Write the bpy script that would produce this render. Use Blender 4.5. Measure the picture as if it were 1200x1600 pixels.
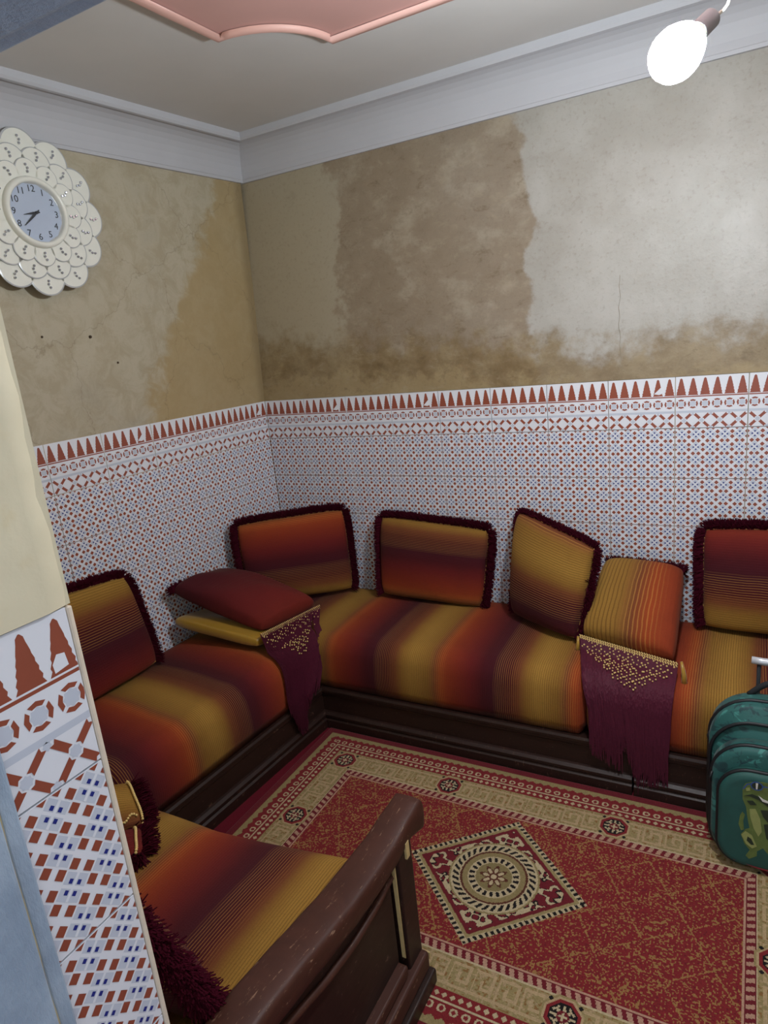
import bpy, math, random
import numpy as np
from mathutils import Vector, Matrix

for o in list(bpy.data.objects):
    bpy.data.objects.remove(o)
sc = bpy.context.scene
COL = sc.collection

# ------------------------------------------------------------------ camera, world, exposure
cam_d = bpy.data.cameras.new('camera')
cam_o = bpy.data.objects.new('camera', cam_d)
COL.objects.link(cam_o)
cam_d.sensor_fit = 'VERTICAL'
cam_d.sensor_height = 24.0
cam_d.sensor_width = 18.0
cam_d.lens = 1040.73 / 1600.0 * 24.0
cam_d.clip_start = 0.02
YAW, PITCH, ROLL = -0.5191, -0.2542, -0.1045
_f0 = Vector((math.sin(YAW), math.cos(YAW), 0)); _r0 = Vector((math.cos(YAW), -math.sin(YAW), 0)); _u0 = Vector((0, 0, 1))
_f = math.cos(PITCH) * _f0 + math.sin(PITCH) * _u0
_u = -math.sin(PITCH) * _f0 + math.cos(PITCH) * _u0
_r = math.cos(ROLL) * _r0 + math.sin(ROLL) * _u
_u2 = -math.sin(ROLL) * _r0 + math.cos(ROLL) * _u
cam_o.matrix_world = Matrix(((_r.x, _u2.x, -_f.x, 2.266), (_r.y, _u2.y, -_f.y, -2.822), (_r.z, _u2.z, -_f.z, 1.677), (0, 0, 0, 1)))
sc.camera = cam_o

world = bpy.data.worlds.new('world')
sc.world = world
world.use_nodes = True
world.node_tree.nodes['Background'].inputs[0].default_value = (0.80, 0.88, 1.0, 1)
world.node_tree.nodes['Background'].inputs[1].default_value = 1.0

sc.view_settings.view_transform = 'Standard'
sc.view_settings.look = 'None'
sc.view_settings.gamma = 1.0
sc.view_settings.use_curve_mapping = False
sc.view_settings.exposure = 0.0
BULB_STRENGTH = 620.0

# ------------------------------------------------------------------ helpers
rng = random.Random(7)
G = 0.0631                                   # the left wall is not quite square to the back wall
GS = math.hypot(1, G)
EL = Vector((-G, -1, 0)) / GS                # along the left wall towards the door
NL = Vector((1, -G, 0)) / GS                 # out of the left wall into the room
H = 1.42                                     # top of the tiled dado


def LW(u, n, z):
    return EL * u + NL * n + Vector((0, 0, z))


def lin(r, g, b):
    def f(c):
        c /= 255.0
        return c / 12.92 if c <= 0.04045 else ((c + 0.055) / 1.055) ** 2.4
    return (f(r), f(g), f(b), 1.0)


ORG = {}


def org(o):
    return ORG.get(o.name, Vector((0, 0, 0)))


def tag(o, label=None, cat=None, group=None, kind=None):
    if label: o['label'] = label
    if cat: o['category'] = cat
    if group: o['group'] = group
    if kind: o['kind'] = kind
    return o


def empty(name, loc=(0, 0, 0), rot=(0, 0, 0)):
    o = bpy.data.objects.new(name, None)
    o.empty_display_size = 0.05
    COL.objects.link(o)
    o.location = loc
    o.rotation_euler = rot
    ORG[o.name] = Vector(loc)
    return o


def build(name, verts, faces, mats, parent=None, smooth=False, mi=None, uv=None, origin=None, local=False):
    """One mesh object; verts in world space (or in the parent's space when local)."""
    vs = [Vector(v) for v in verts]
    if local:
        base = Vector((0, 0, 0)); loc = base
    elif parent is not None:
        base = org(parent); loc = Vector((0, 0, 0))
    else:
        if origin is None:
            xs = [v.x for v in vs]; ys = [v.y for v in vs]; zs = [v.z for v in vs]
            base = Vector(((min(xs) + max(xs)) / 2, (min(ys) + max(ys)) / 2, min(zs)))
        else:
            base = Vector(origin)
        loc = base
    me = bpy.data.meshes.new(name)
    me.from_pydata([tuple(v - base) for v in vs], [], faces)
    if not isinstance(mats, (list, tuple)):
        mats = [mats]
    for m in mats:
        me.materials.append(m)
    if mi is not None:
        me.polygons.foreach_set('material_index', mi)
    if smooth:
        me.polygons.foreach_set('use_smooth', [True] * len(me.polygons))
    if uv is not None:
        lay = me.uv_layers.new(name='stripe')
        idx = [0] * len(me.loops)
        me.loops.foreach_get('vertex_index', idx)
        flat = []
        for i in idx:
            flat.extend(uv[i])
        lay.data.foreach_set('uv', flat)
    me.update()
    o = bpy.data.objects.new(name, me)
    COL.objects.link(o)
    o.location = loc
    if parent is not None:
        o.parent = parent
    ORG[o.name] = (base if parent is None else org(parent))
    return o


def box(x0, x1, y0, y1, z0, z1):
    v = [(x0, y0, z0), (x1, y0, z0), (x1, y1, z0), (x0, y1, z0), (x0, y0, z1), (x1, y0, z1), (x1, y1, z1), (x0, y1, z1)]
    f = [(0, 3, 2, 1), (4, 5, 6, 7), (0, 1, 5, 4), (1, 2, 6, 5), (2, 3, 7, 6), (3, 0, 4, 7)]
    return v, f


def join(*parts):
    V = []; F = []
    for v, f in parts:
        n = len(V)
        V.extend(v)
        F.extend([tuple(i + n for i in q) for q in f])
    return V, F


def bevel(o, w=0.004, seg=2):
    m = o.modifiers.new('bevel', 'BEVEL')
    m.width = w; m.segments = seg; m.limit_method = 'ANGLE'
    m.angle_limit = math.radians(40)
    return o


def extrude(profile, frame, a0, a1, steps=1, closed=True):
    """profile: (q, z) points; frame(a, q, z) -> point; swept along a."""
    n = len(profile)
    V = []; F = []
    for s in range(steps + 1):
        a = a0 + (a1 - a0) * s / steps
        for q, z in profile:
            V.append(frame(a, q, z))
    for s in range(steps):
        for i in range(n if closed else n - 1):
            j = (i + 1) % n
            F.append((s * n + i, s * n + j, (s + 1) * n + j, (s + 1) * n + i))
    if closed:
        F.append(tuple(range(n - 1, -1, -1)))
        F.append(tuple(steps * n + i for i in range(n)))
    return V, F


def tube(pts, r, seg=8, caps=True, taper=None):
    pts = [Vector(p) for p in pts]
    V = []; F = []
    up = Vector((0.13, 0.21, 1)).normalized()
    prev = None
    for i, p in enumerate(pts):
        t = (pts[min(i + 1, len(pts) - 1)] - pts[max(i - 1, 0)])
        if t.length < 1e-9: t = Vector((0, 0, 1))
        t.normalize()
        a = (prev - t * prev.dot(t)) if prev is not None else up.cross(t)
        if a.length < 1e-6: a = Vector((1, 0, 0)).cross(t)
        a.normalize(); prev = a
        b = t.cross(a)
        rr = r if taper is None else r * taper(i / (len(pts) - 1))
        for k in range(seg):
            an = 2 * math.pi * k / seg
            V.append(p + a * (rr * math.cos(an)) + b * (rr * math.sin(an)))
    for i in range(len(pts) - 1):
        for k in range(seg):
            F.append((i * seg + k, i * seg + (k + 1) % seg, (i + 1) * seg + (k + 1) % seg, (i + 1) * seg + k))
    if caps:
        F.append(tuple(range(seg - 1, -1, -1)))
        F.append(tuple((len(pts) - 1) * seg + k for k in range(seg)))
    return V, F


def sphere(c, r, nu=8, nv=6, sx=1, sy=1, sz=1):
    c = Vector(c)
    V = [c + Vector((0, 0, r * sz))]
    F = []
    for j in range(1, nv):
        th = math.pi * j / nv
        for i in range(nu):
            ph = 2 * math.pi * i / nu
            V.append(c + Vector((r * sx * math.sin(th) * math.cos(ph), r * sy * math.sin(th) * math.sin(ph), r * sz * math.cos(th))))
    V.append(c - Vector((0, 0, r * sz)))
    for i in range(nu):
        F.append((0, 1 + i, 1 + (i + 1) % nu))
        F.append((len(V) - 1, 1 + (nv - 2) * nu + (i + 1) % nu, 1 + (nv - 2) * nu + i))
    for j in range(nv - 2):
        for i in range(nu):
            a = 1 + j * nu + i; b = 1 + j * nu + (i + 1) % nu
            F.append((a, a + nu, b + nu, b))
    return V, F


# ------------------------------------------------------------------ material helpers
class Mat:
    def __init__(self, name):
        self.m = bpy.data.materials.new(name)
        self.m.use_nodes = True
        self.t = self.m.node_tree
        self.b = self.t.nodes['Principled BSDF']

    def n(self, typ, **kw):
        nd = self.t.nodes.new(typ)
        for k, v in kw.items():
            setattr(nd, k, v)
        return nd

    def link(self, a, b):
        self.t.links.new(a, b)

    def put(self, sock, v):
        if isinstance(v, bpy.types.NodeSocket): self.link(v, sock)
        else: sock.default_value = v

    def math(self, op, a, b=0.0, c=0.0, clamp=False):
        nd = self.n('ShaderNodeMath', operation=op, use_clamp=clamp)
        self.put(nd.inputs[0], a); self.put(nd.inputs[1], b); self.put(nd.inputs[2], c)
        return nd.outputs[0]

    def mix(self, f, a, b, blend='MIX'):
        nd = self.n('ShaderNodeMix', data_type='RGBA', blend_type=blend)
        self.put(nd.inputs[0], f); self.put(nd.inputs[6], a); self.put(nd.inputs[7], b)
        return nd.outputs[2]

    def coord(self, which='Object'):
        return self.n('ShaderNodeTexCoord').outputs[which]

    def sep(self, v):
        nd = self.n('ShaderNodeSeparateXYZ'); self.put(nd.inputs[0], v)
        return nd.outputs

    def mapping(self, v, scale=(1, 1, 1), loc=(0, 0, 0), rot=(0, 0, 0)):
        nd = self.n('ShaderNodeMapping')
        self.put(nd.inputs[0], v)
        nd.inputs['Scale'].default_value = scale; nd.inputs['Location'].default_value = loc; nd.inputs['Rotation'].default_value = rot
        return nd.outputs[0]

    def noise(self, v, scale, detail=4, rough=0.55, out='Fac', dist=0.0):
        nd = self.n('ShaderNodeTexNoise')
        self.put(nd.inputs['Vector'], v)
        nd.inputs['Scale'].default_value = scale; nd.inputs['Detail'].default_value = detail
        nd.inputs['Roughness'].default_value = rough; nd.inputs['Distortion'].default_value = dist
        return nd.outputs[out]

    def ramp(self, f, stops, interp='LINEAR'):
        nd = self.n('ShaderNodeValToRGB')
        cr = nd.color_ramp; cr.interpolation = interp
        while len(cr.elements) < len(stops): cr.elements.new(0.5)
        for e, (p, c) in zip(cr.elements, stops):
            e.position = p
            e.color = c if len(c) == 4 else (*c, 1)
        self.put(nd.inputs[0], f)
        return nd.outputs[0]

    def step(self, v, lo, hi):
        nd = self.n('ShaderNodeMapRange', interpolation_type='SMOOTHSTEP')
        self.put(nd.inputs[0], v)
        nd.inputs[1].default_value = lo; nd.inputs[2].default_value = hi
        return nd.outputs[0]

    def bump(self, h, strength=0.3, dist=0.002):
        nd = self.n('ShaderNodeBump')
        nd.inputs['Strength'].default_value = strength; nd.inputs['Distance'].default_value = dist
        self.put(nd.inputs['Height'], h)
        self.link(nd.outputs[0], self.b.inputs['Normal'])

    def done(self, color=None, rough=0.6, spec=0.5, metal=0.0, sheen=0.0, coat=0.0):
        if color is not None: self.put(self.b.inputs['Base Color'], color)
        self.put(self.b.inputs['Roughness'], rough)
        self.b.inputs['Specular IOR Level'].default_value = spec
        self.b.inputs['Metallic'].default_value = metal
        self.b.inputs['Sheen Weight'].default_value = sheen
        self.b.inputs['Coat Weight'].default_value = coat
        return self.m


def plain(name, col, rough=0.6, var=0.12, scale=40, spec=0.5, metal=0.0, sheen=0.0, bump=0.0):
    M = Mat(name)
    nz = M.noise(M.coord(), scale, 3)
    dark = tuple(c * (1 - var) for c in col[:3]) + (1,)
    lite = tuple(min(1, c * (1 + var)) for c in col[:3]) + (1,)
    c = M.mix(nz, dark, lite)
    if bump: M.bump(nz, bump, 0.002)
    return M.done(c, rough, spec, metal, sheen)


# plaster of the back wall: pale paint, a large brown damp stain, brown foot along the tiles
def mat_plaster_back():
    M = Mat('plaster_back')
    co = M.coord(); x, y, z = M.sep(co)
    w = M.noise(co, 3.2, 6, 0.62); w2 = M.noise(co, 14, 5, 0.65); w3 = M.noise(M.mapping(co, (1, 1, 1.3)), 5.0, 6, 0.66)
    fine = M.noise(co, 70, 4, 0.6)
    base = M.mix(M.step(w, 0.35, 0.68), lin(160, 156, 147), lin(175, 172, 165))
    base = M.mix(M.step(x, 1.3, 0.3), base, lin(166, 155, 131))
    xl = M.math('ADD', x, M.math('MULTIPLY', M.math('SUBTRACT', w2, 0.5), 0.22))
    xl2 = M.math('ADD', xl, M.math('MULTIPLY', M.math('SUBTRACT', w, 0.5), 0.35))
    big = M.noise(M.mapping(co, (1, 1, 1), (7, 0, 3)), 2.1, 3, 0.5)
    xr = M.math('ADD', x, M.math('MULTIPLY', M.math('SUBTRACT', w2, 0.5), 0.10))
    xr = M.math('ADD', xr, M.math('MULTIPLY', M.math('SUBTRACT', big, 0.5), 0.42))
    xr = M.math('ADD', xr, M.math('MULTIPLY', M.step(z, 2.05, 2.4), 0.07))
    stain = M.math('MULTIPLY', M.step(xl2, 0.515, 0.57), M.step(xr, 1.475, 1.445))
    pale = M.math('MULTIPLY', M.step(w3, 0.48, 0.66), 0.65)
    stain_c = M.mix(pale, M.mix(w2, lin(124, 107, 86), lin(147, 130, 107)), lin(168, 156, 135))
    c = M.mix(M.math('MULTIPLY', stain, M.math('ADD', 0.62, M.math('MULTIPLY', big, 0.4))), base, stain_c)
    zz = M.math('ADD', z, M.math('MULTIPLY', M.math('SUBTRACT', w, 0.5), 0.55))
    zz = M.math('ADD', zz, M.math('MULTIPLY', M.math('SUBTRACT', w2, 0.5), 0.28))
    zz = M.math('ADD', zz, M.math('MULTIPLY', M.step(x, 0.3, 1.9), 0.13))
    foot = M.step(zz, 1.78, 1.62)
    foot_c = M.mix(M.step(w3, 0.35, 0.7), lin(118, 96, 60), lin(152, 134, 100))
    c = M.mix(M.math('MULTIPLY', foot, 0.85), c, foot_c)
    c = M.mix(M.math('MULTIPLY', M.step(zz, 1.56, 1.47), 0.55), c, lin(168, 150, 112))
    c = M.mix(M.math('MULTIPLY', M.step(fine, 0.52, 0.75), 0.25), c, lin(112, 98, 76))
    streak = M.noise(M.mapping(co, (1, 1, 1.8), (0, 2, 1)), 11, 7, 0.75, dist=0.4)
    amt = M.math('ADD', 0.10, M.math('MULTIPLY', M.math('MAXIMUM', stain, foot), 0.32))
    c = M.mix(M.math('MULTIPLY', M.step(streak, 0.52, 0.70), amt), c, lin(166, 154, 130))
    c = M.mix(M.math('MULTIPLY', M.step(streak, 0.46, 0.32), amt), c, lin(100, 82, 58))
    M.bump(M.math('ADD', M.math('MULTIPLY', w2, 0.6), M.math('MULTIPLY', fine, 0.25)), 0.35, 0.006)
    return M.done(c, M.math('ADD', 0.36, M.math('MULTIPLY', w2, 0.18)), 0.45)


def mat_plaster_left():
    M = Mat('plaster_left')
    co = M.coord(); x, y, z = M.sep(co)
    w = M.noise(co, 3.0, 6, 0.62); w2 = M.noise(co, 12, 6, 0.68, dist=0.6); fine = M.noise(co, 80, 4, 0.6)
    u = M.math('MULTIPLY', y, -1.0)
    base = M.mix(M.step(w2, 0.38, 0.62), lin(170, 159, 134), lin(182, 173, 151))
    base = M.mix(M.math('MULTIPLY', M.step(w, 0.5, 0.75), 0.5), base, lin(160, 153, 136))
    # tan damp patch that widens downwards beside the corner
    uu = M.math('ADD', u, M.math('MULTIPLY', M.math('SUBTRACT', z, 2.45), 0.62))
    uu = M.math('ADD', uu, M.math('MULTIPLY', M.math('SUBTRACT', w, 0.5), 0.32))
    uu = M.math('ADD', uu, M.math('MULTIPLY', M.math('SUBTRACT', w2, 0.5), 0.20))
    tan = M.math('MULTIPLY', M.step(uu, 0.19, 0.10), M.math('ADD', 0.45, M.math('MULTIPLY', w, 0.6)))
    c = M.mix(tan, base, M.mix(w2, lin(160, 137, 92), lin(174, 152, 108)))
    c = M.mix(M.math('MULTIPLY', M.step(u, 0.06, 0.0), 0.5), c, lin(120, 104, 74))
    vor = M.n('ShaderNodeTexVoronoi', feature='DISTANCE_TO_EDGE')
    M.put(vor.inputs['Vector'], M.mapping(M.n('ShaderNodeTexNoise').outputs['Color'], (0.1, 0.1, 0.1)))
    wob = M.n('ShaderNodeMix', data_type='VECTOR'); wob.inputs[0].default_value = 0.18
    M.put(wob.inputs[4], co); M.put(wob.inputs[5], M.noise(co, 5, 5, 0.6, 'Color'))
    M.put(vor.inputs['Vector'], wob.outputs[1]); vor.inputs['Scale'].default_value = 2.6
    crack = M.step(vor.outputs['Distance'], 0.007, 0.0)
    c = M.mix(M.math('MULTIPLY', crack, 0.30), c, lin(104, 88, 62))
    c = M.mix(M.math('MULTIPLY', M.step(fine, 0.55, 0.8), 0.2), c, lin(130, 116, 88))
    M.bump(M.math('ADD', w2, M.math('MULTIPLY', fine, 0.3)), 0.4, 0.006)
    return M.done(c, 0.5, 0.4)


def mat_plaster_cream():
    M = Mat('plaster_cream')
    co = M.coord(); w = M.noise(co, 4, 5); w2 = M.noise(co, 22, 5)
    c = M.mix(M.step(w, 0.35, 0.7), lin(216, 208, 180), lin(200, 192, 164))
    c = M.mix(M.math('MULTIPLY', M.step(w2, 0.55, 0.8), 0.3), c, lin(196, 172, 110))
    M.bump(w2, 0.25, 0.005)
    return M.done(c, 0.5, 0.4)


def mat_fabric():
    M = Mat('striped_chenille')
    uvn = M.n('ShaderNodeUVMap'); uvn.uv_map = 'stripe'
    u, v, _ = M.sep(uvn.outputs[0])
    co = M.coord()
    wob = M.noise(co, 9, 2)
    t = M.math('ADD', v, M.math('MULTIPLY', M.math('SUBTRACT', wob, 0.5), 0.012))
    f = M.math('FRACT', t)
    gold = lin(158, 120, 54); gold2 = lin(142, 104, 46); ora = lin(146, 64, 31); rust = lin(124, 46, 29)
    red = lin(102, 32, 30); mar = lin(74, 23, 29); pur = lin(64, 24, 33); bro = lin(112, 64, 38)
    c = M.ramp(f, [(0.0, gold), (0.10, gold2), (0.15, bro), (0.21, ora), (0.33, rust), (0.44, red), (0.55, mar), (0.66, pur), (0.76, mar), (0.82, bro), (0.885, gold2), (0.95, gold)])
    line = M.math('FRACT', M.math('MULTIPLY', t, 66.0))
    thin = M.math('MULTIPLY', M.step(line, 0.62, 0.72), M.step(line, 0.99, 0.9))
    zone_gold = M.ramp(f, [(0.0, (1, 1, 1)), (0.10, (1, 1, 1)), (0.16, (0, 0, 0)), (0.84, (0, 0, 0)), (0.89, (0.7, 0.7, 0.7)), (1.0, (1, 1, 1))])
    zone_thin = M.ramp(f, [(0.10, (0, 0, 0)), (0.14, (1, 1, 1)), (0.21, (0.8, 0.8, 0.8)), (0.26, (0, 0, 0)), (0.62, (0, 0, 0)), (0.66, (0.9, 0.9, 0.9)), (0.77, (0.9, 0.9, 0.9)), (0.83, (0, 0, 0))])
    c = M.mix(M.math('MULTIPLY', M.math('MULTIPLY', thin, zone_gold), 0.55), c, lin(88, 56, 26))
    c = M.mix(M.math('MULTIPLY', M.math('MULTIPLY', thin, zone_thin), 0.38), c, lin(206, 150, 72))
    grain = M.noise(M.mapping(co, (1, 1, 1)), 260, 3, 0.7)
    c = M.mix(M.math('MULTIPLY', M.step(grain, 0.5, 0.8), 0.35), c, lin(60, 24, 20))
    patch = M.noise(co, 5, 3)
    c = M.mix(M.math('MULTIPLY', M.step(patch, 0.5, 0.8), 0.18), c, lin(60, 30, 26))
    M.bump(M.math('ADD', M.math('MULTIPLY', thin, 0.5), grain), 0.5, 0.002)
    m = M.done(c, 0.9, 0.15, 0, 0.06)
    M.b.inputs['Sheen Roughness'].default_value = 0.45
    M.b.inputs['Sheen Tint'].default_value = (1.0, 0.7, 0.5, 1)
    return m


def mat_wood(name, dark, lite, scuff, rough=0.34):
    M = Mat(name)
    co = M.coord()
    g = M.noise(M.mapping(co, (1.2, 1.2, 14)), 9, 5, 0.6)
    g2 = M.noise(M.mapping(co, (3, 3, 3)), 3, 4)
    c = M.mix(g, dark, lite)
    sc1 = M.noise(M.mapping(co, (30, 4, 8)), 6, 5, 0.75)
    c = M.mix(M.math('MULTIPLY', M.step(sc1, 0.61, 0.68), 0.85), c, scuff)
    M.bump(g, 0.15, 0.002)
    return M.done(c, M.math('ADD', rough, M.math('MULTIPLY', g2, 0.25)), 0.35)


M_BACK = mat_plaster_back()
M_LEFT = mat_plaster_left()
M_CREAM = mat_plaster_cream()
M_FAB = mat_fabric()
M_WOOD = mat_wood('dark_wood', lin(27, 17, 14), lin(52, 31, 25), lin(110, 84, 70))
M_ARM = mat_wood('red_brown_wood', lin(54, 29, 22), lin(82, 47, 36), lin(150, 118, 96), 0.40)
M_RAW = plain('raw_pine', lin(200, 176, 120), 0.7, 0.2, 60)
M_GROUT = plain('grout', lin(172, 160, 138), 0.9, 0.2, 60)
M_GLAZE = plain('tile_white', lin(226, 229, 236), 0.22, 0.03, 8)
M_TBROWN = plain('tile_brown', lin(146, 78, 60), 0.25, 0.12, 30)
M_TBLUE = plain('tile_blue', lin(40, 52, 128), 0.25, 0.08, 30)
M_TGREY = plain('tile_grey', lin(196, 203, 216), 0.22, 0.03, 10)
M_WHITEP = plain('cornice_white', lin(188, 188, 193), 0.55, 0.05, 6)
M_CEIL = plain('ceiling_paint', lin(208, 205, 202), 0.55, 0.06, 5)
M_PINK = plain('ceiling_pink', lin(206, 160, 152), 0.55, 0.05, 6)
M_PINKL = plain('ceiling_pink_moulding', lin(218, 172, 160), 0.5, 0.04, 8)
M_BLUE = Mat('blue_paint')
_c = M_BLUE.coord(); _n = M_BLUE.noise(_c, 7, 5, 0.65); _n2 = M_BLUE.noise(M_BLUE.mapping(_c, (3, 3, 1)), 24, 5, 0.7)
M_BLUE.bump(M_BLUE.math('ADD', _n, _n2), 0.5, 0.006)
M_BLUE = M_BLUE.done(M_BLUE.mix(M_BLUE.step(_n, 0.3, 0.7), lin(140, 158, 178), lin(164, 182, 200)), 0.42, 0.5)
M_MAROON = plain('maroon_yarn', lin(64, 15, 29), 0.9, 0.35, 120, 0.03)
M_TASSEL = plain('silky_maroon_yarn', lin(80, 20, 42), 0.6, 0.35, 140, 0.2, sheen=0.08)
M_PIPE = plain('gold_cord', lin(170, 128, 62), 0.7, 0.25, 200)
M_SATIN = plain('gold_satin', lin(160, 122, 30), 0.3, 0.15, 14, 0.6, sheen=0.3)
M_BEAD = plain('gold_bead', lin(222, 192, 122), 0.35, 0.12, 90)
M_FLOOR = plain('floor_carpet_crimson', lin(98, 26, 38), 0.95, 0.25, 200, 0.1, bump=0.3)

# ------------------------------------------------------------------ structure
X_R = 4.2          # right end of the room
Y_D = -2.376       # room face of the door wall
X_J = 1.587        # left jamb of the doorway
Z_C = 2.65         # ceiling
Z_K = 2.475        # foot of the cornice
LEAN_B, LEAN_L = 0.031, 0.034


def back_y(z):
    return 0.0 if z <= H else LEAN_B * (z - H) / (Z_K - H)


def left_n(z):
    return 0.0 if z <= H else LEAN_L * (z - H) / (Z_K - H)


def corner(o_left, y_back):
    """Point where the plane n = o_left of the left wall meets y = y_back."""
    return o_left * GS + G * y_back, y_back


v, f = box(-0.4, X_R + 0.2, Y_D - 1.2, 0.25, -0.1, 0.0)
tag(build('floor', v, f, M_FLOOR, origin=(0, 0, 0)), 'crimson carpeted floor showing around the patterned rug', 'floor', kind='structure')


def wall_grid(pt, na, nz, z0, z1, amp, mats, name, thick, seed):
    """Plaster face above the dado (uneven by hand), flat bed behind the tiles below, slab behind."""
    r = random.Random(seed)
    V = []; F = []; MI = []
    ph = [(r.uniform(2, 9), r.uniform(2, 9), r.uniform(0, 6.3)) for _ in range(5)]
    for j in range(nz + 1):
        z = z0 + (z1 - z0) * j / nz
        for i in range(na + 1):
            a = i / na
            b = sum(math.sin(p * a * 3 + q * z * 1.6 + s) for p, q, s in ph) / 5 * amp
            V.append(pt(a, z, b))
    for j in range(nz):
        for i in range(na):
            k = j * (na + 1) + i
            F.append((k, k + 1, k + na + 2, k + na + 1)); MI.append(0)
    n = len(V)
    V += [pt(0, 0, -0.0065), pt(1, 0, -0.0065), pt(1, z0 + 0.002, -0.0065), pt(0, z0 + 0.002, -0.0065)]
    F.append((n, n + 1, n + 2, n + 3)); MI.append(1)
    n = len(V)
    for d in (-0.02, -thick):
        V += [pt(0, 0, d), pt(1, 0, d), pt(1, z1, d), pt(0, z1, d)]
    F += [(n, n + 1, n + 2, n + 3), (n + 7, n + 6, n + 5, n + 4), (n, n + 4, n + 5, n + 1), (n + 2, n + 6, n + 7, n + 3), (n, n + 3, n + 7, n + 4), (n + 1, n + 5, n + 6, n + 2)]
    MI += [0] * 6
    return build(name, V, F, mats, mi=MI, smooth=False, origin=(0, 0, 0))


def pt_back(a, z, b):
    x = -0.02 + (X_R + 0.02) * a
    return Vector((x, back_y(z) + 0.002 - b, z))


def pt_left(a, z, b):
    return LW(2.62 - 2.64 * a, left_n(z) - 0.002 + b, z)


wall_back = tag(wall_grid(pt_back, 60, 18, H, 2.70, 0.004, [M_BACK, M_GROUT], 'wall_back', 0.2, 1),
                'long plaster wall with a brown damp stain above patterned tiles', 'wall', kind='structure')
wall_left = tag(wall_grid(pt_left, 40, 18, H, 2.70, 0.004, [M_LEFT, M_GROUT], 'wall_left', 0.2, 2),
                'beige plaster wall behind the clock above patterned tiles', 'wall', kind='structure')

# door wall: left of the doorway, above it, right of it
X_J2 = 2.95
Z_H = 1.88
xl = corner(0, Y_D)[0]
v1 = box(xl - 0.05, X_J - 0.0085, Y_D - 0.24, Y_D, 0, H)
v1b = box(xl - 0.05, X_J - 0.002, Y_D - 0.24, Y_D, H, Z_C + 0.05)
v2 = box(X_J2, X_R, Y_D - 0.24, Y_D, 0, Z_C + 0.05)
v3 = box(X_J - 0.002, X_J2, Y_D - 0.24, Y_D, Z_H + 0.1, Z_C + 0.05)
v, f = join(v1, v1b, v2, v3)
wall_front = tag(build('wall_front', v, f, M_CREAM, origin=(0, 0, 0)), 'cream plastered wall end at the doorway with tiled foot', 'wall', kind='structure')
v, f = box(X_R, X_R + 0.15, Y_D - 0.2, 0.2, 0, Z_C + 0.05)
tag(build('wall_right', v, f, M_CREAM, origin=(0, 0, 0)), 'plain cream end wall of the long room', 'wall', kind='structure')

# ceiling slab, pink panel with scooped corners, cornices
v, f = box(-0.3, X_R + 0.1, Y_D - 0.3, 0.25, Z_C, Z_C + 0.1)
ceiling = tag(build('ceiling', v, f, M_CEIL, origin=(0, 0, 0)), 'grey painted ceiling with a pink scooped panel', 'ceiling', kind='structure')


def scooped(x0, x1, y0, y1, r, seg=14):
    pts = []
    for cx, cy, a0 in ((x0, y0, math.pi / 2), (x1, y0, math.pi), (x1, y1, 1.5 * math.pi), (x0, y1, 0)):
        for k in range(seg + 1):
            a = a0 - (math.pi / 2) * k / seg
            pts.append((cx + r * math.cos(a), cy + r * math.sin(a)))
    return pts


def prism(pts, z0, z1):
    n = len(pts)
    V = [(x, y, z0) for x, y in pts] + [(x, y, z1) for x, y in pts]
    F = [tuple(range(n - 1, -1, -1)), tuple(range(n, 2 * n))] + [(i, (i + 1) % n, n + (i + 1) % n, n + i) for i in range(n)]
    return V, F


PX0, PX1, PY0, PY1 = 0.752, 3.47, -1.77, -0.645
sp = scooped(PX0, PX1, PY0, PY1, 0.262)
v, f = prism([(x, y) for x, y in sp], Z_C - 0.006, Z_C + 0.004)
build('ceiling_panel', v, f, M_PINK, ceiling)
ring = [Vector((x, y, Z_C - 0.008)) for x, y in sp]
V = []; F = []
n = len(ring)
cxm, cym = (PX0 + PX1) / 2, (PY0 + PY1) / 2
prof = [(-0.014, 0.0), (-0.013, -0.010), (0.0, -0.017), (0.012, -0.010), (0.016, 0.0)]
for i in range(n):
    p = ring[i]; t = (ring[(i + 1) % n] - ring[i - 1]).normalized()
    nrm = Vector((t.y, -t.x, 0))
    for q, z in prof:
        V.append(p + nrm * q + Vector((0, 0, z)))
m = len(prof)
for i in range(n):
    j = (i + 1) % n
    for k in range(m - 1):
        F.append((i * m + k, i * m + k + 1, j * m + k + 1, j * m + k))
build('panel_moulding', V, F, M_PINKL, ceiling, smooth=True)

# cornice profile: (offset from wall, z)
CP = [(-0.02, Z_K - 0.002), (0.008, Z_K), (0.010, Z_K + 0.012)]
for k in range(9):
    a = math.pi / 2 * k / 8
    CP.append((0.012 + 0.100 * (1 - math.cos(a)), Z_K + 0.014 + 0.135 * math.sin(a)))
CP += [(0.114, 2.622), (0.120, 2.616), (0.130, 2.618), (0.136, 2.627), (0.136, 2.66), (-0.02, 2.66)]


def cornice(name, frame, label):
    n = len(CP)
    V = []; F = []
    for s in (0, 1):
        for q, z in CP:
            V.append(frame(s, q, z))
    for i in range(n):
        j = (i + 1) % n
        F.append((i, j, n + j, n + i))
    F.append(tuple(range(n - 1, -1, -1))); F.append(tuple(n + i for i in range(n)))
    tag(build(name, V, F, M_WHITEP, origin=(0, 0, 0)), label, 'cornice', kind='structure')


def fr_b(s, q, z):
    if s == 0:
        x, y = corner(LEAN_L + q, LEAN_B - q)
        return (x, y, z)
    return (X_R, LEAN_B - q, z)


def fr_l(s, q, z):
    if s == 1:
        x, y = corner(LEAN_L + q, LEAN_B - q)
        return (x, y, z)
    return LW(2.5, LEAN_L + q, z)


cornice('trim_1', fr_b, 'white cove cornice along the long stained wall')
cornice('trim_2', fr_l, 'white cove cornice above the clock')

# ------------------------------------------------------------------ tiles
TW, TH = 0.25, 0.20


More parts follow.
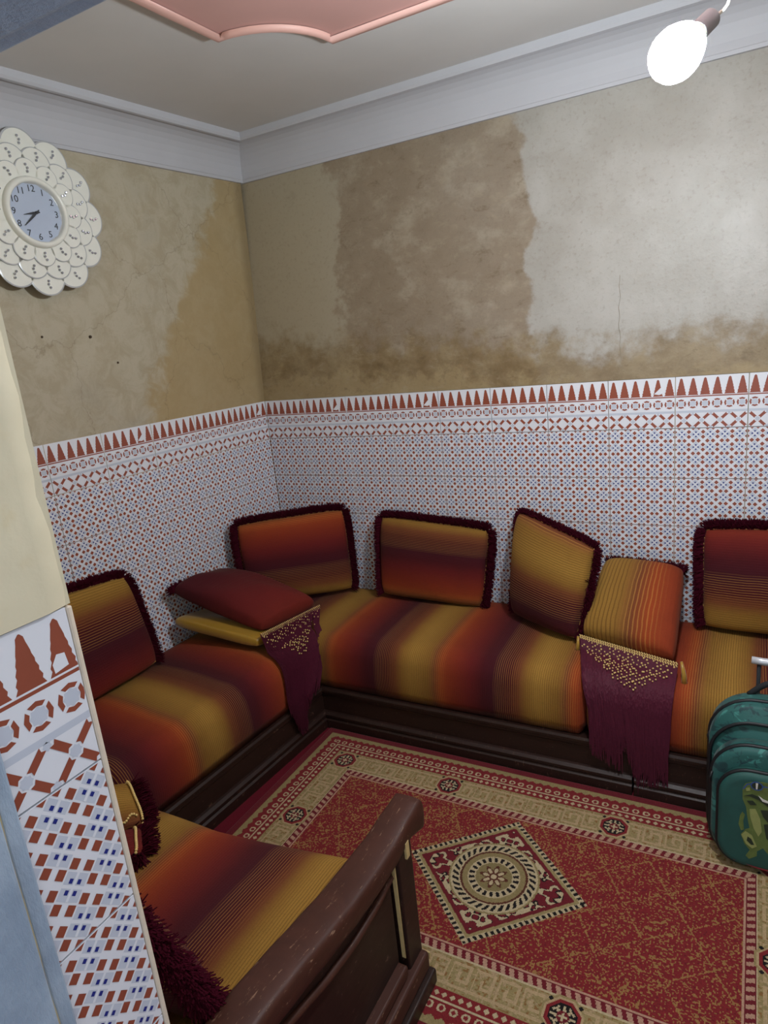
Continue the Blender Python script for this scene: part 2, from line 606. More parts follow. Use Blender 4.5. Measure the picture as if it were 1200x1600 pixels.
def clip(poly, x0, x1, z0, z1):
    def cut(P, ins, inter):
        out = []
        for i in range(len(P)):
            a, b = P[i - 1], P[i]
            if ins(b):
                if not ins(a): out.append(inter(a, b))
                out.append(b)
            elif ins(a): out.append(inter(a, b))
        return out

    def ix(v):
        return lambda a, b: (v, a[1] + (b[1] - a[1]) * (v - a[0]) / (b[0] - a[0]))

    def iz(v):
        return lambda a, b: (a[0] + (b[0] - a[0]) * (v - a[1]) / (b[1] - a[1]), v)
    P = poly
    for ins, it in ((lambda p: p[0] >= x0, ix(x0)), (lambda p: p[0] <= x1, ix(x1)), (lambda p: p[1] >= z0, iz(z0)), (lambda p: p[1] <= z1, iz(z1))):
        if P: P = cut(P, ins, it)
    return P if len(P) > 2 else []


def diamond(x, z, r):
    return [(x - r, z), (x, z - r), (x + r, z), (x, z + r)]


def print_field():
    L = []          # (polygon, material slot, layer)
    c = 0.05
    for i in range(-1, 6):
        for j in range(-1, 5):
            x = (i + 0.5) * c; z = -(j + 0.5) * c
            L.append((diamond(x, z, 0.0225), 3, 1))
            for s in (1, -1):                 # pale cross bands of the star
                d = 0.0019
                a, b = (-0.0112, s * -0.0112), (0.0112, s * 0.0112)
                nx, nz = -s * d * 0.7071, d * 0.7071
                L.append(([(x + a[0] - nx, z + a[1] - nz), (x + b[0] - nx, z + b[1] - nz), (x + b[0] + nx, z + b[1] + nz), (x + a[0] + nx, z + a[1] + nz)][::s], 0, 2 + 0.4 * s))
            for dx, dz in ((1, 0), (-1, 0), (0, 1), (0, -1)):
                L.append((diamond(x + dx * 0.0088, z + dz * 0.0088, 0.0038), 2, 3))
            for s in (1, -1):
                L.append((diamond(x + c / 2, z + s * 0.0097, 0.0084), 1, 3))
                L.append((diamond(x + s * 0.0097, z + c / 2, 0.0084), 1, 3))
    return L


def star8(x, z, r):
    P = []
    for k in range(16):
        a = math.pi * k / 8
        rr = r if k % 2 == 0 else r * 0.80
        P.append((x + rr * math.cos(a), z + rr * math.sin(a)))
    return P


def print_border(chip):
    L = []
    for k in range(6):
        x = TW / 6 * (k + 0.5)
        z0, z1 = -0.073, -0.008
        n = 6
        right = []
        for s in range(n + 1):
            t = s / n
            w = 0.0165 * (1 - t) ** 0.85 + 0.0022 * (1 if s < n else 0.4)
            z = z0 + (z1 - z0) * t
            right.append((x + w, z))
            if s < n:
                right.append((x + w * 0.80, z + (z1 - z0) / n * 0.62))
        left_ = [(2 * x - px, pz) for px, pz in right[::-1]]
        L.append((right + left_, 1, 1))
    if chip:
        x = TW / 6 * 4.5
        L.append(([(x - 0.015, z0 + 0.010), (x + 0.004, z0 + 0.006), (x + 0.020, z0 + 0.012), (x + 0.022, z0 + 0.026), (x + 0.010, z0 + 0.034), (x - 0.004, z0 + 0.020)], 0, 2))
    L.append(([(0, -0.080), (TW, -0.080), (TW, -0.0755), (0, -0.0755)], 1, 1))
    for k in range(6):
        x = TW / 6 * (k + 0.5); z = -0.106
        L.append((star8(x, z, 0.0118), 3, 1))
        for q in range(4):
            a0 = q * math.pi / 2
            out = [(x + 0.0182 * math.cos(a0 + d), z + 0.0182 * math.sin(a0 + d)) for d in (-0.66, 0, 0.66)]
            inn = [(x + 0.0118 * math.cos(a0 + d), z + 0.0118 * math.sin(a0 + d)) for d in (0.56, 0, -0.56)]
            L.append((out + inn, 1, 2))
    L.append(([(0, -0.141), (TW, -0.141), (TW, -0.132), (0, -0.132)], 3, 1))
    for k in range(4):
        x = TW / 4 * (k + 0.5); z = -0.170
        L.append((star8(x, z, 0.0085), 3, 2))
        for q in range(4):
            a = math.pi / 4 + q * math.pi / 2
            ca, sa = math.cos(a), math.sin(a)
            sh = [(0.0085, -0.0052), (0.036, -0.0052), (0.033, 0.0), (0.036, 0.0052), (0.0085, 0.0052), (0.0110, 0.0)]
            L.append(([(x + p * ca - w * sa, z + p * sa + w * ca) for p, w in sh], 1, 3))
        for zz in (-0.145, -0.196):
            L.append((star8(x - TW / 8, zz, 0.006), 3, 1))
    return L


def tile_mesh(name, prints, x0, x1, z0, z1):
    V, F = box(x0, x1, 0, 0.008, z0, z1)
    V = list(V); MI = [0] * 6
    for poly, slot, layer in prints:
        P = clip(poly, x0 + 0.0004, x1 - 0.0004, z0 + 0.0004, z1 - 0.0004)
        if not P: continue
        area = sum(P[i - 1][0] * P[i][1] - P[i][0] * P[i - 1][1] for i in range(len(P)))
        if area < 0: P = P[::-1]
        n = len(V)
        V += [(px, -0.00012 * layer, pz) for px, pz in P]
        F.append(tuple(range(n, n + len(P)))); MI.append(slot)
    me = bpy.data.meshes.new(name)
    me.from_pydata([tuple(p) for p in V], [], F)
    for m in (M_GLAZE, M_TBROWN, M_TBLUE, M_TGREY): me.materials.append(m)
    me.polygons.foreach_set('material_index', MI)
    me.update()
    return me


g_ = 0.0015
PF = print_field(); PB0 = print_border(False); PB1 = print_border(True)
ME_F = tile_mesh('tile_field', PF, g_, TW - g_, -TH + g_, -g_)
ME_B = tile_mesh('tile_border', PB0, g_, TW - g_, -TH + g_, -g_)
ME_BC = tile_mesh('tile_border_chipped', PB1, g_, TW - g_, -TH + g_, -g_)
ME_FH = tile_mesh('tile_field_low', PF, g_, TW - g_, -TH + g_, -g_)


def lay(me, parent, loc, rz, name='tile'):
    o = bpy.data.objects.new(name, me)
    COL.objects.link(o)
    o.parent = parent
    o.location = loc
    o.rotation_euler = (0, 0, rz)
    return o


TH_L = math.atan2(1, G)
chipb = {1, 3, 7, 12}
for i in range(16):
    for j in range(6):
        d = rng.uniform(-0.0006, 0.0006)
        me = (ME_BC if i in chipb else ME_B) if j == 0 else ME_F
        lay(me, wall_back, (i * TW + 0.001, d, H - j * TH), 0)
for i in range(9):
    for j in range(6):
        d = rng.uniform(-0.0006, 0.0006)
        me = (ME_BC if i in (0, 3, 5) else ME_B) if j == 0 else ME_F
        p = LW((i + 1) * TW, -d, H - j * TH)
        lay(me, wall_left, p, TH_L)
# jamb of the doorway: tiles cut to its width
JW = 0.13
for j in range(7):
    z1 = H - j * TH
    zc = -TH + g_ if j < 7 else -0.02
    pr_ = [([(x - (TW - 0.002 - JW) - 0.0, z) for x, z in P], s, l) for P, s, l in (print_border(False) if j == 0 else PF)]
    if j == 0:
        x = TW / 6 * 5.5 - (TW - 0.002 - JW); z0 = -0.073
        pr_.append(([(x - 0.012, z0 + 0.003), (x + 0.006, z0 + 0.006), (x + 0.004, z0 + 0.022), (x - 0.006, z0 + 0.024), (x - 0.013, z0 + 0.014)], 0, 2))
    me = tile_mesh('tile_jamb', pr_, g_, JW - g_, zc, -g_)
    lay(me, wall_front, (X_J, Y_D - 0.0075 - JW, z1), math.pi / 2)
v, f = box(X_J - 0.010, X_J + 0.0006, Y_D - 0.0072, Y_D - 0.0002, 0.0, H - 0.002)
bevel(build('edge_strip', v, f, plain('edge_cement', lin(222, 208, 188), 0.6, 0.12, 60), wall_front), 0.002)
# hand-smoothed plaster lip above the jamb tiles
V = []; F = []
nz = 26
for k in range(nz + 1):
    z = H + (Z_H + 0.1 - H) * k / nz
    b = 0.0018 * math.sin(k * 0.7) + 0.001 * math.sin(k * 1.9)
    xr = X_J + 0.0022 + b * 0.25
    V += [(xr, Y_D - 0.132, z), (xr + 0.001, Y_D - 0.03, z), (xr - 0.004, Y_D - 0.006 + b, z), (xr - 0.02, Y_D + 0.003 + b, z), (xr - 0.08, Y_D + 0.001, z)]
for k in range(nz):
    for i in range(4):
        a = k * 5 + i
        F.append((a, a + 1, a + 6, a + 5))
build('plaster_edge', V, F, M_CREAM, wall_front, smooth=True)
# small dark nail heads in the plaster by the clock
ME_N = None
for u, z, r in ((0.964, 1.799, 0.006), (1.166, 1.809, 0.0045), (0.858, 1.69, 0.0045)):
    v, f = sphere(LW(u, left_n(z) + 0.002, z), r, 8, 6)
    build('nail', v, f, plain('nail_dark', lin(70, 54, 36), 0.7), wall_left)

pts = [(1.797 + 0.003 * math.sin(k * 1.7) + 0.002 * math.sin(k * 0.6), back_y(1.5 + 0.32 * k / 16) - 0.0015, 1.50 + 0.32 * k / 16) for k in range(17)]
v, f = tube(pts, 0.0007, 5)
build('crack', v, f, plain('crack_dark', lin(146, 136, 118), 0.8), wall_back)

# blue door frame
door = tag(empty('door_1', (X_J, -2.55, 0)), 'pale blue painted door frame at the edge of view', 'door frame', kind='structure')
YF = Y_D - 0.118
v, f = box(X_J - 0.03, X_J + 0.006, YF - 0.020, YF, 0, Z_H + 0.02)
bevel(build('stop_strip', v, f, M_BLUE, door), 0.003)
v, f = box(X_J - 0.03, X_J + 0.014, YF - 0.13, YF - 0.021, 0, Z_H + 0.02)
bevel(build('post', v, f, M_BLUE, door), 0.006, 3)
v, f = tube([(X_J + 0.0065 + 0.0008 * math.sin(k * 2.1), YF - 0.0205 + 0.0006 * math.sin(k * 1.3), Z_H * k / 60) for k in range(61)], 0.0016, 5)
build('paint_seam', v, f, plain('seam_tan', lin(176, 164, 128), 0.8, 0.3, 90), door)
v, f = box(X_J - 0.03, X_J2 + 0.03, YF - 0.020, YF, Z_H, Z_H + 0.10)
bevel(build('stop_strip', v, f, M_BLUE, door), 0.003)
v, f = box(X_J - 0.03, X_J2 + 0.03, YF - 0.13, YF - 0.021, Z_H - 0.008, Z_H + 0.10)
bevel(build('header', v, f, M_BLUE, door), 0.006, 3)
v, f = box(X_J2 - 0.014, X_J2 + 0.03, YF - 0.13, YF, 0, Z_H + 0.02)
bevel(build('post', v, f, M_BLUE, door), 0.006, 3)

# ------------------------------------------------------------------ sofa bases
BASE_PARTS = {
    'front_board': [(0.30, 0.02), (0.640, 0.02), (0.640, 0.176), (0.30, 0.176)],
    'plinth': [(0.60, 0.0), (0.664, 0.0), (0.664, 0.040), (0.656, 0.046), (0.656, 0.052), (0.662, 0.058), (0.662, 0.066), (0.650, 0.074), (0.641, 0.076), (0.60, 0.076)],
    'top_moulding': [(0.60, 0.152), (0.641, 0.152), (0.646, 0.158), (0.646, 0.170), (0.651, 0.174), (0.651, 0.182), (0.645, 0.190), (0.60, 0.190)],
}
FB = lambda a, q, z: Vector((a, -q, z))
FL = lambda a, q, z: LW(a, q, z)


def sofa_base(frame, a0, a1, label, mitre0=None, mitre1=None, depth0=0.02):
    p0 = frame((a0 + a1) / 2, 0.35, 0)
    root = tag(empty('wooden_bench', p0), label, 'bench', 'low wooden benches under the seats')
    for nm, prof in BASE_PARTS.items():
        V = []; F = []
        n = len(prof)
        for s in (0, 1):
            for q, z in prof:
                a = (a0 if s == 0 else a1)
                if s == 0 and mitre0: a = mitre0(q)
                if s == 1 and mitre1: a = mitre1(q)
                V.append(frame(a, q, z))
        for i in range(n):
            j = (i + 1) % n
            F.append((i, j, n + j, n + i))
        F.append(tuple(range(n - 1, -1, -1))); F.append(tuple(n + i for i in range(n)))
        build(nm, V, F, M_WOOD, root)
    s0 = mitre0(0.56) if mitre0 else a0
    V, F = extrude([(depth0, 0.02), (0.58, 0.02), (0.58, 0.176), (depth0, 0.176)], frame, s0 + 0.005, a1 - 0.005)
    build('box_frame', V, F, M_WOOD, root)
    return root


# back run starts at the mitre with the left run
def mit_b(q):
    return corner(q, -q)[0]


def mit_l(q):
    x, y = corner(q, -q)
    return Vector((x, y, 0)).dot(EL)


sofa_base(FB, 0.64, 1.931, 'long dark wooden bench along the stained wall, left of the gap', mitre0=mit_b)
sofa_base(FB, 1.938, 3.45, 'dark wooden bench to the right of the gap, beside the backpack')
sofa_base(FL, 0.62, 1.66, 'dark wooden bench under the seat along the clock wall', mitre0=mit_l)


# ------------------------------------------------------------------ mattresses
def mattress(frame, a0, a1, D, z0, zt, center, sign, label, seed, ends=(0.03, 0.03), q0=0.012, sag=0.006, period=0.53, rise=None):
    r = random.Random(seed)
    prof = [(q0 + 0.02, z0), (q0, z0 + 0.04), (q0, zt - 0.05), (q0 + 0.012, zt - 0.012), (q0 + 0.05, zt)]
    for k in range(1, 10):
        prof.append((q0 + 0.05 + (D - 0.09 - q0 - 0.05) * k / 9, zt + 0.010 * math.sin(math.pi * k / 9)))
    for k in range(1, 8):
        a = math.pi / 2 * k / 8
        prof.append((D - 0.09 + 0.09 * math.sin(a), zt - 0.095 * (1 - math.cos(a))))
    prof += [(D + 0.004, zt - 0.11), (D + 0.008, zt - 0.15), (D + 0.006, zt - 0.19), (D - 0.002, zt - 0.23), (D - 0.008, z0 + 0.02), (D - 0.02, z0 + 0.004), (D - 0.05, z0)]
    n = len(prof)
    N = max(24, int((a1 - a0) / 0.02))
    ph = [(r.uniform(3, 11), r.uniform(0, 6.3), r.uniform(3, 12)) for _ in range(4)]
    V = []; UV = []; F = []
    cz = (z0 + zt) / 2
    for s in range(N + 1):
        a = a0 + (a1 - a0) * s / N
        e0 = min(1, (a - a0) / ends[0]) if ends[0] else 1
        e1 = min(1, (a1 - a) / ends[1]) if ends[1] else 1
        e = min(e0, e1)
        sh = 1 - 0.16 * (1 - math.sqrt(max(0, 1 - (1 - e) ** 2)))
        for q, z in prof:
            w = sum(math.sin(p * a + s2 + k2 * (q + z)) for p, s2, k2 in ph) / 4
            qq = D / 2 + (q - D / 2) * (1 - (1 - sh) * 0.3)
            zz = cz + (z - cz) * sh
            if q > 0.1: qq += 0.5 * sag * w
            if z > zt - 0.06: zz += sag * w
            if rise and a > rise[0]:
                k_ = min(1.0, (a - rise[0]) / (a1 - rise[0]))
                if z > zt - 0.2: zz += rise[1] * k_
                if q > 0.3: qq += rise[2] * k_
            V.append(frame(a, qq, zz))
            UV.append((q, sign * (a - center) / period + 0.006 * w))
    for s in range(N):
        for i in range(n):
            j = (i + 1) % n
            F.append((s * n + i, s * n + j, (s + 1) * n + j, (s + 1) * n + i))
    F.append(tuple(range(n - 1, -1, -1))); F.append(tuple(N * n + i for i in range(n)))
    return tag(build('seat_mattress', V, F, M_FAB, smooth=True, uv=UV), label, 'mattress', 'striped seat mattresses')


ZT = 0.425
mattress(FB, 0.0, 1.762, 0.635, 0.191, ZT, 1.085, 1, 'striped seat mattress along the stained wall, from the corner to the tassels', 3)
mattress(FB, 1.772, 3.45, 0.635, 0.191, ZT, 2.215, -1, 'striped seat mattress behind the backpack, mostly gold and orange', 4)
mattress(FL, 0.66, 1.63, 0.635, 0.191, ZT - 0.003, 1.235, 1, 'striped seat mattress along the wall with the clock', 5)
FN = lambda a, q, z: Vector((a, Y_D + q, z))
mattress(FN, 0.62, 1.452, 0.675, 0.191, 0.435, 1.415, 1, 'striped seat mattress beside the curved wooden armrest', 6, q0=0.015, rise=(1.0, 0.022, 0.035))

# near sofa frame with the carved arm
near = tag(empty('wooden_sofa', (1.3, Y_D + 0.4, 0)), 'dark wooden sofa with a curved scuffed armrest', 'sofa')
for nm, prof in BASE_PARTS.items():
    pr_ = [(q + 0.075, max(z, 0.0098)) for q, z in prof]
    V, F = extrude(pr_, FN, 0.66, 1.49)
    build(nm, V, F, M_WOOD, near)
V, F = extrude([(0.03, 0.02), (0.65, 0.02), (0.65, 0.16), (0.03, 0.16)], FN, 0.62, 1.49)
build('box_frame', V, F, M_WOOD, near)


def arm_z(y):
    P = [(-1.535, 0.518), (-1.60, 0.512), (-1.68, 0.498), (-1.76, 0.496), (-1.86, 0.503), (-1.96, 0.518), (-2.07, 0.536), (-2.16, 0.548), (-2.36, 0.556)]
    if y >= P[0][0]: return P[0][1]
    for (ya, za), (yb, zb) in zip(P, P[1:]):
        if ya >= y >= yb:
            t = (ya - y) / (ya - yb)
            t = t * t * (3 - 2 * t) * 0.5 + t * 0.5
            return za + (zb - za) * t
    return P[-1][1]


# rail: rounded section swept along the curve, with a scroll at the front end
V = []; F = []
sec = []
for x, z in ((1.460, -0.030), (1.457, -0.010), (1.458, -0.002), (1.462, 0.003), (1.468, 0.005), (1.490, 0.0075), (1.520, 0.0075), (1.538, 0.005), (1.544, 0.003), (1.548, -0.001), (1.550, -0.006), (1.551, -0.012), (1.551, -0.030), (1.549, -0.048), (1.546, -0.054), (1.540, -0.058), (1.532, -0.060), (1.480, -0.060), (1.466, -0.052)):
    sec.append((x, z))
n = len(sec)
ys = [-1.535 - 0.825 * k / 40 for k in range(41)]
front = [(-1.508, 0.12, -0.034), (-1.510, 0.40, -0.030), (-1.514, 0.62, -0.023), (-1.520, 0.80, -0.015), (-1.527, 0.93, -0.007)]
rows = []
for y, s, dz in front: rows.append((y, s, arm_z(-1.535) + dz * 0.6))
for y in ys: rows.append((y, 1.0, arm_z(y)))
for y, s, zb in rows:
    fr = max(0.0, min(1.0, (y + 1.60) / 0.07))         # scroll: deeper section at the front
    for x, z in sec:
        zz = z * (1 + 0.55 * fr) if z < 0 else z
        zm = -0.025 * (1 + 0.55 * fr)
        tp = 1 - 0.16 * max(0.0, min(1.0, (y + 1.76) / 0.2))
        x = 1.551 + (x - 1.551) * tp
        V.append((1.505 + (x - 1.505) * (0.55 + 0.45 * s), y, zb + zm + (zz - zm) * s))
for k in range(len(rows) - 1):
    for i in range(n):
        j = (i + 1) % n
        F.append((k * n + i, k * n + j, (k + 1) * n + j, (k + 1) * n + i))
F.append(tuple(range(n - 1, -1, -1))); F.append(tuple((len(rows) - 1) * n + i for i in range(n)))
arm = build('armrest', V, F, M_ARM, near, smooth=True)
# post, panel, mouldings, stepped foot
v, f = box(1.492, 1.546, -1.672, -1.600, 0.05, 0.462)
bevel(build('post', v, f, M_WOOD, near), 0.005, 3)
V = []; F = []
N = 30
for k in range(N + 1):
    y = -1.690 - (2.36 - 1.690) * k / N
    zt = arm_z(y) - 0.045
    V += [(1.500, y, 0.10), (1.526, y, 0.10), (1.526, y, zt), (1.500, y, zt)]
for k in range(N):
    for i in range(4):
        j = (i + 1) % 4
        F.append((k * 4 + i, k * 4 + j, k * 4 + 4 + j, k * 4 + 4 + i))
F += [(3, 2, 1, 0), (N * 4, N * 4 + 1, N * 4 + 2, N * 4 + 3)]
build('end_panel', V, F, M_WOOD, near)
pts = [(1.529, -1.688 - 0.67 * k / 30, arm_z(-1.688 - 0.67 * k / 30) - 0.088 - 0.028 * math.sin(math.pi * min(1, k / 22))) for k in range(31)]
v, f = tube(pts, 0.010, 8)
build('panel_bead', v, f, M_ARM, near, smooth=True)
v, f = box(1.500, 1.552, -2.37, -1.690, 0.118, 0.150)
bevel(build('foot_moulding', v, f, M_ARM, near), 0.006, 3)
v, f = box(1.500, 1.566, -2.37, -1.602, 0.058, 0.112)
bevel(build('foot_moulding', v, f, M_ARM, near), 0.008, 3)
v, f = box(1.500, 1.580, -2.37, -1.596, 0.0098, 0.055)
bevel(build('foot_moulding', v, f, M_WOOD, near), 0.006, 3)
# bare splintered wood in the open joint of the post
v, f = ([(1.538, -1.675, 0.455), (1.538, -1.680, 0.455), (1.538, -1.6755, 0.150), (1.538, -1.6735, 0.150), (1.528, -1.675, 0.455), (1.528, -1.680, 0.455), (1.528, -1.6755, 0.150), (1.528, -1.6735, 0.150)],
        [(0, 1, 2, 3), (7, 6, 5, 4), (0, 4, 5, 1), (1, 5, 6, 2), (2, 6, 7, 3), (3, 7, 4, 0)])
tag(build('bare_splinter', v, f, M_RAW, near), 'bare pale wood splinter')
v, f = box(1.535, 1.552, -1.638, -1.622, 0.425, 0.470)
tag(build('bare_splinter', v, f, M_RAW, near), 'bare pale wood splinter')
v, f = box(1.555, 1.568, -1.6035, -1.600, 0.085, 0.106)
tag(build('bare_splinter', v, f, M_RAW, near), 'bare pale wood splinter')


# ------------------------------------------------------------------ cushions
def strand_mesh(lines, r0, seg=3):
    V = []; F = []
    for pts, r in lines:
        n0 = len(V)
        d = (pts[-1] - pts[0])
        a = d.orthogonal().normalized() if d.length > 1e-6 else Vector((1, 0, 0))
        b = d.normalized().cross(a) if d.length > 1e-6 else Vector((0, 1, 0))
        m = len(pts)
        for i, p in enumerate(pts):
            rr = r * (1 - 0.55 * i / (m - 1))
            for k in range(seg):
                an = 2 * math.pi * k / seg
                V.append(p + a * (rr * math.cos(an)) + b * (rr * math.sin(an)))
        for i in range(m - 1):
            for k in range(seg):
                F.append((n0 + i * seg + k, n0 + i * seg + (k + 1) % seg, n0 + (i + 1) * seg + (k + 1) % seg, n0 + (i + 1) * seg + k))
        F.append(tuple(n0 + (m - 1) * seg + k for k in range(seg)))
    return V, F


class Pillow:
    def __init__(self, bl, br, tr, tl, th, back=0.75, bow=0.02, seed=0, power=0.30, wrinkle=0.005, bulge=None, rnd=0.22):
        self.c = [Vector(p) for p in (bl, br, tr, tl)]
        self.th = th; self.back = back; self.bow = bow; self.power = power; self.wr = wrinkle; self.bulge = bulge; self.rnd = rnd
        r = random.Random(seed)
        self.ph = [(r.uniform(4, 13), r.uniform(4, 13), r.uniform(0, 6.3)) for _ in range(4)]
        bl, br, tr, tl = self.c
        self.N = ((br - bl) + (tr - tl)).cross((tl - bl) + (tr - br)).normalized()

    def mid(self, u, v):
        bl, br, tr, tl = self.c
        uu = 0.5 + (u - 0.5) * (1 - self.bow * (1 - (2 * v - 1) ** 2))
        vv = 0.5 + (v - 0.5) * (1 - self.bow * (1 - (2 * u - 1) ** 2))
        xx = 2 * uu - 1; yy = 2 * vv - 1
        kx = math.sqrt(1 - self.rnd * yy * yy * yy * yy * 0.5 * xx * xx); ky = math.sqrt(1 - self.rnd * xx * xx * xx * xx * 0.5 * yy * yy)
        uu = 0.5 + 0.5 * xx * kx; vv = 0.5 + 0.5 * yy * ky
        return bl * (1 - uu) * (1 - vv) + br * uu * (1 - vv) + tr * uu * vv + tl * (1 - uu) * vv

    def h(self, u, v):
        a = max(0, (1 - (2 * u - 1) ** 2)) * max(0, (1 - (2 * v - 1) ** 2))
        w = sum(math.sin(p * u + q * v + s) for p, q, s in self.ph) / 4
        hh = self.th * a ** self.power + self.wr * w * min(1, 6 * a)
        if self.bulge: hh *= self.bulge(u, v)
        return hh

    def pt(self, u, v, side):
        return self.mid(u, v) + self.N * (self.h(u, v) * (0.5 if side > 0 else -0.5 * self.back))

    def mesh(self, stripe, n=26):
        V = []; F = []; UV = []
        idx = {}
        # spacing finer near the rim
        g = [0.5 - 0.5 * math.cos(math.pi * (0.12 + 0.88 * 0) * 0 + math.pi * k / n) for k in range(n + 1)]
        for side in (1, -1):
            for j in range(n + 1):
                for i in range(n + 1):
                    rim = i in (0, n) or j in (0, n)
                    if side < 0 and rim:
                        idx[(side, i, j)] = idx[(1, i, j)]
                        continue
                    idx[(side, i, j)] = len(V)
                    V.append(self.pt(g[i], g[j], side))
                    UV.append((g[i], stripe(g[i], g[j])))
            for j in range(n):
                for i in range(n):
                    q = (idx[(side, i, j)], idx[(side, i + 1, j)], idx[(side, i + 1, j + 1)], idx[(side, i, j + 1)])
                    F.append(q if side > 0 else q[::-1])
        return V, F, UV

    def rim(self, s):
        """s in 0..4 around: bottom, right, top, left."""
        k = int(s) % 4; t = s - int(s)
        return [(t, 0), (1, t), (1 - t, 1), (0, 1 - t)][k]

    def fringe(self, sides, seed, length=0.03, dens=1500, r=0.0026, lean=0.0):
        rr = random.Random(seed)
        lines = []
        cen = self.mid(0.5, 0.5)
        for s0, s1 in sides:
            L = sum((self.mid(*self.rim(s0 + (s1 - s0) * (k + 1) / 12 - 1e-6)) - self.mid(*self.rim(s0 + (s1 - s0) * k / 12))).length for k in range(12))
            for _ in range(int(dens * L)):
                s = rr.uniform(s0, s1 - 1e-4)
                u, v = self.rim(s)
                p = self.mid(u, v)
                side = int(s) % 4
                bl, br, tr, tl = self.c
                out = [(bl - tl), (br - bl), (tl - bl), (bl - br)][side].normalized()
                out = (out * 0.8 + (p - cen).normalized() * 0.4)
                d = (out + self.N * rr.gauss(lean, 0.40) + Vector((rr.gauss(0, .2), rr.gauss(0, .2), rr.gauss(0, .2)))).normalized()
                ln = length * rr.uniform(0.7, 1.05)
                p0 = p - out * 0.006
                p1 = p0 + d * ln * 0.55
                p2 = p1 + (d + Vector((rr.gauss(0, .35), rr.gauss(0, .35), -0.30 + rr.gauss(0, .2)))).normalized() * ln * 0.5
                lines.append(([p0, p1, p2], r * rr.uniform(0.8, 1.3)))
        return strand_mesh(lines, r)


ALL = [(1, 2), (2, 3), (3, 4)]        # the foot of a standing cushion has its fringe tucked under


def cushion(P, stripe, label, seed, sides=ALL, dens=5200, length=0.047, fab=None, group='striped cushions leaning on the tiled walls', cat='cushion', pipe=True, name='cushion'):
    base = min(P.c, key=lambda p: p.z)
    cen = P.mid(0.5, 0.5)
    root = tag(empty(name, (cen.x, cen.y, base.z)), label, cat, group)
    V, F, UV = P.mesh(stripe)
    build('cover', V, F, fab or M_FAB, root, smooth=True, uv=UV)
    V, F = P.fringe(sides, seed, length, dens)
    tag(build('fringe', V, F, M_MAROON, root), 'dark maroon yarn fringe', kind='stuff')
    if pipe:
        pts = [P.mid(*P.rim(k / 24.0)) + P.N * 0.004 for k in range(96)]
        pts.append(pts[0])
        V, F = tube(pts, 0.0028, 5)
        build('piping', V, F, M_PIPE, root, smooth=True)
    return root


def vs(t0, t1):
    return lambda u, v: t0 + (t1 - t0) * v


def us(t0, t1):
    return lambda u, v: t0 + (t1 - t0) * u


# on the left wall, half hidden by the door jamb
P = Pillow(LW(1.56, 0.15, 0.435), LW(1.055, 0.15, 0.445), LW(1.062, 0.055, 0.835), LW(1.60, 0.055, 0.875), 0.13, seed=1)
cushion(P, vs(0.36, 0.97), 'striped cushion leaning under the clock, cut off by the cream wall end', 11)
# across the corner
P = Pillow((0.10, -0.475, 0.475), (0.497, -0.115, 0.448), (0.447, -0.050, 0.862), (0.050, -0.430, 0.868), 0.15, seed=2, wrinkle=0.008)
cushion(P, vs(0.93, 0.17), 'rust striped cushion set across the corner of the two tiled walls', 12)
# second on the back wall
P = Pillow((0.672, -0.135, 0.446), (1.205, -0.135, 0.430), (1.236, -0.055, 0.785), (0.664, -0.055, 0.832), 0.15, seed=3)
cushion(P, vs(0.13, 0.91), 'upright striped cushion, second from the corner on the long wall', 13)
# third, turned towards the corner
P = Pillow((1.368, -0.195, 0.446), (1.690, -0.385, 0.448), (1.756, -0.290, 0.808), (1.378, -0.070, 0.888), 0.19, seed=4, back=0.9)
cushion(P, vs(0.52, 1.16), 'gold and maroon cushion standing turned beside the reclining tasselled cushion', 14, length=0.036)
# far right
P = Pillow((2.118, -0.130, 0.448), (2.66, -0.130, 0.440), (2.66, -0.055, 0.845), (2.108, -0.055, 0.838), 0.15, seed=5)
cushion(P, vs(1.0, 0.36), 'maroon striped cushion at the right edge of view, beyond the tassels', 15)


# ------------------------------------------------------------------ cushions with beaded tassel ends
def drape_profile(frame, a_of, D, zt, q_start, z_start, total, off):
    """Points along the seat: from the cushion edge over the rounded front and down."""
    pts = [(q_start, z_start)]
    qf = D - 0.085
    if q_start < qf:
        pts.append((min(q_start + 0.05, qf), zt + 0.012 + off)); pts.append((qf, zt + 0.008 + off))
    for k in range(1, 7):
        a = math.pi / 2 * k / 6
        pts.append((D - 0.085 + (0.093 + off) * math.sin(a), zt - 0.095 + (0.103 + off) * math.cos(a)))
    pts.append((D + 0.020 + off, zt - 0.20)); pts.append((D + 0.026 + off, zt - 0.45))
    return pts


def along(pts, s):
    for (q0, z0), (q1, z1) in zip(pts, pts[1:]):
        l = math.hypot(q1 - q0, z1 - z0)
        if s <= l or (q1, z1) == pts[-1]:
            t = s / l if l > 0 else 0
            return (q0 + (q1 - q0) * t, z0 + (z1 - z0) * t)
        s -= l
    return pts[-1]


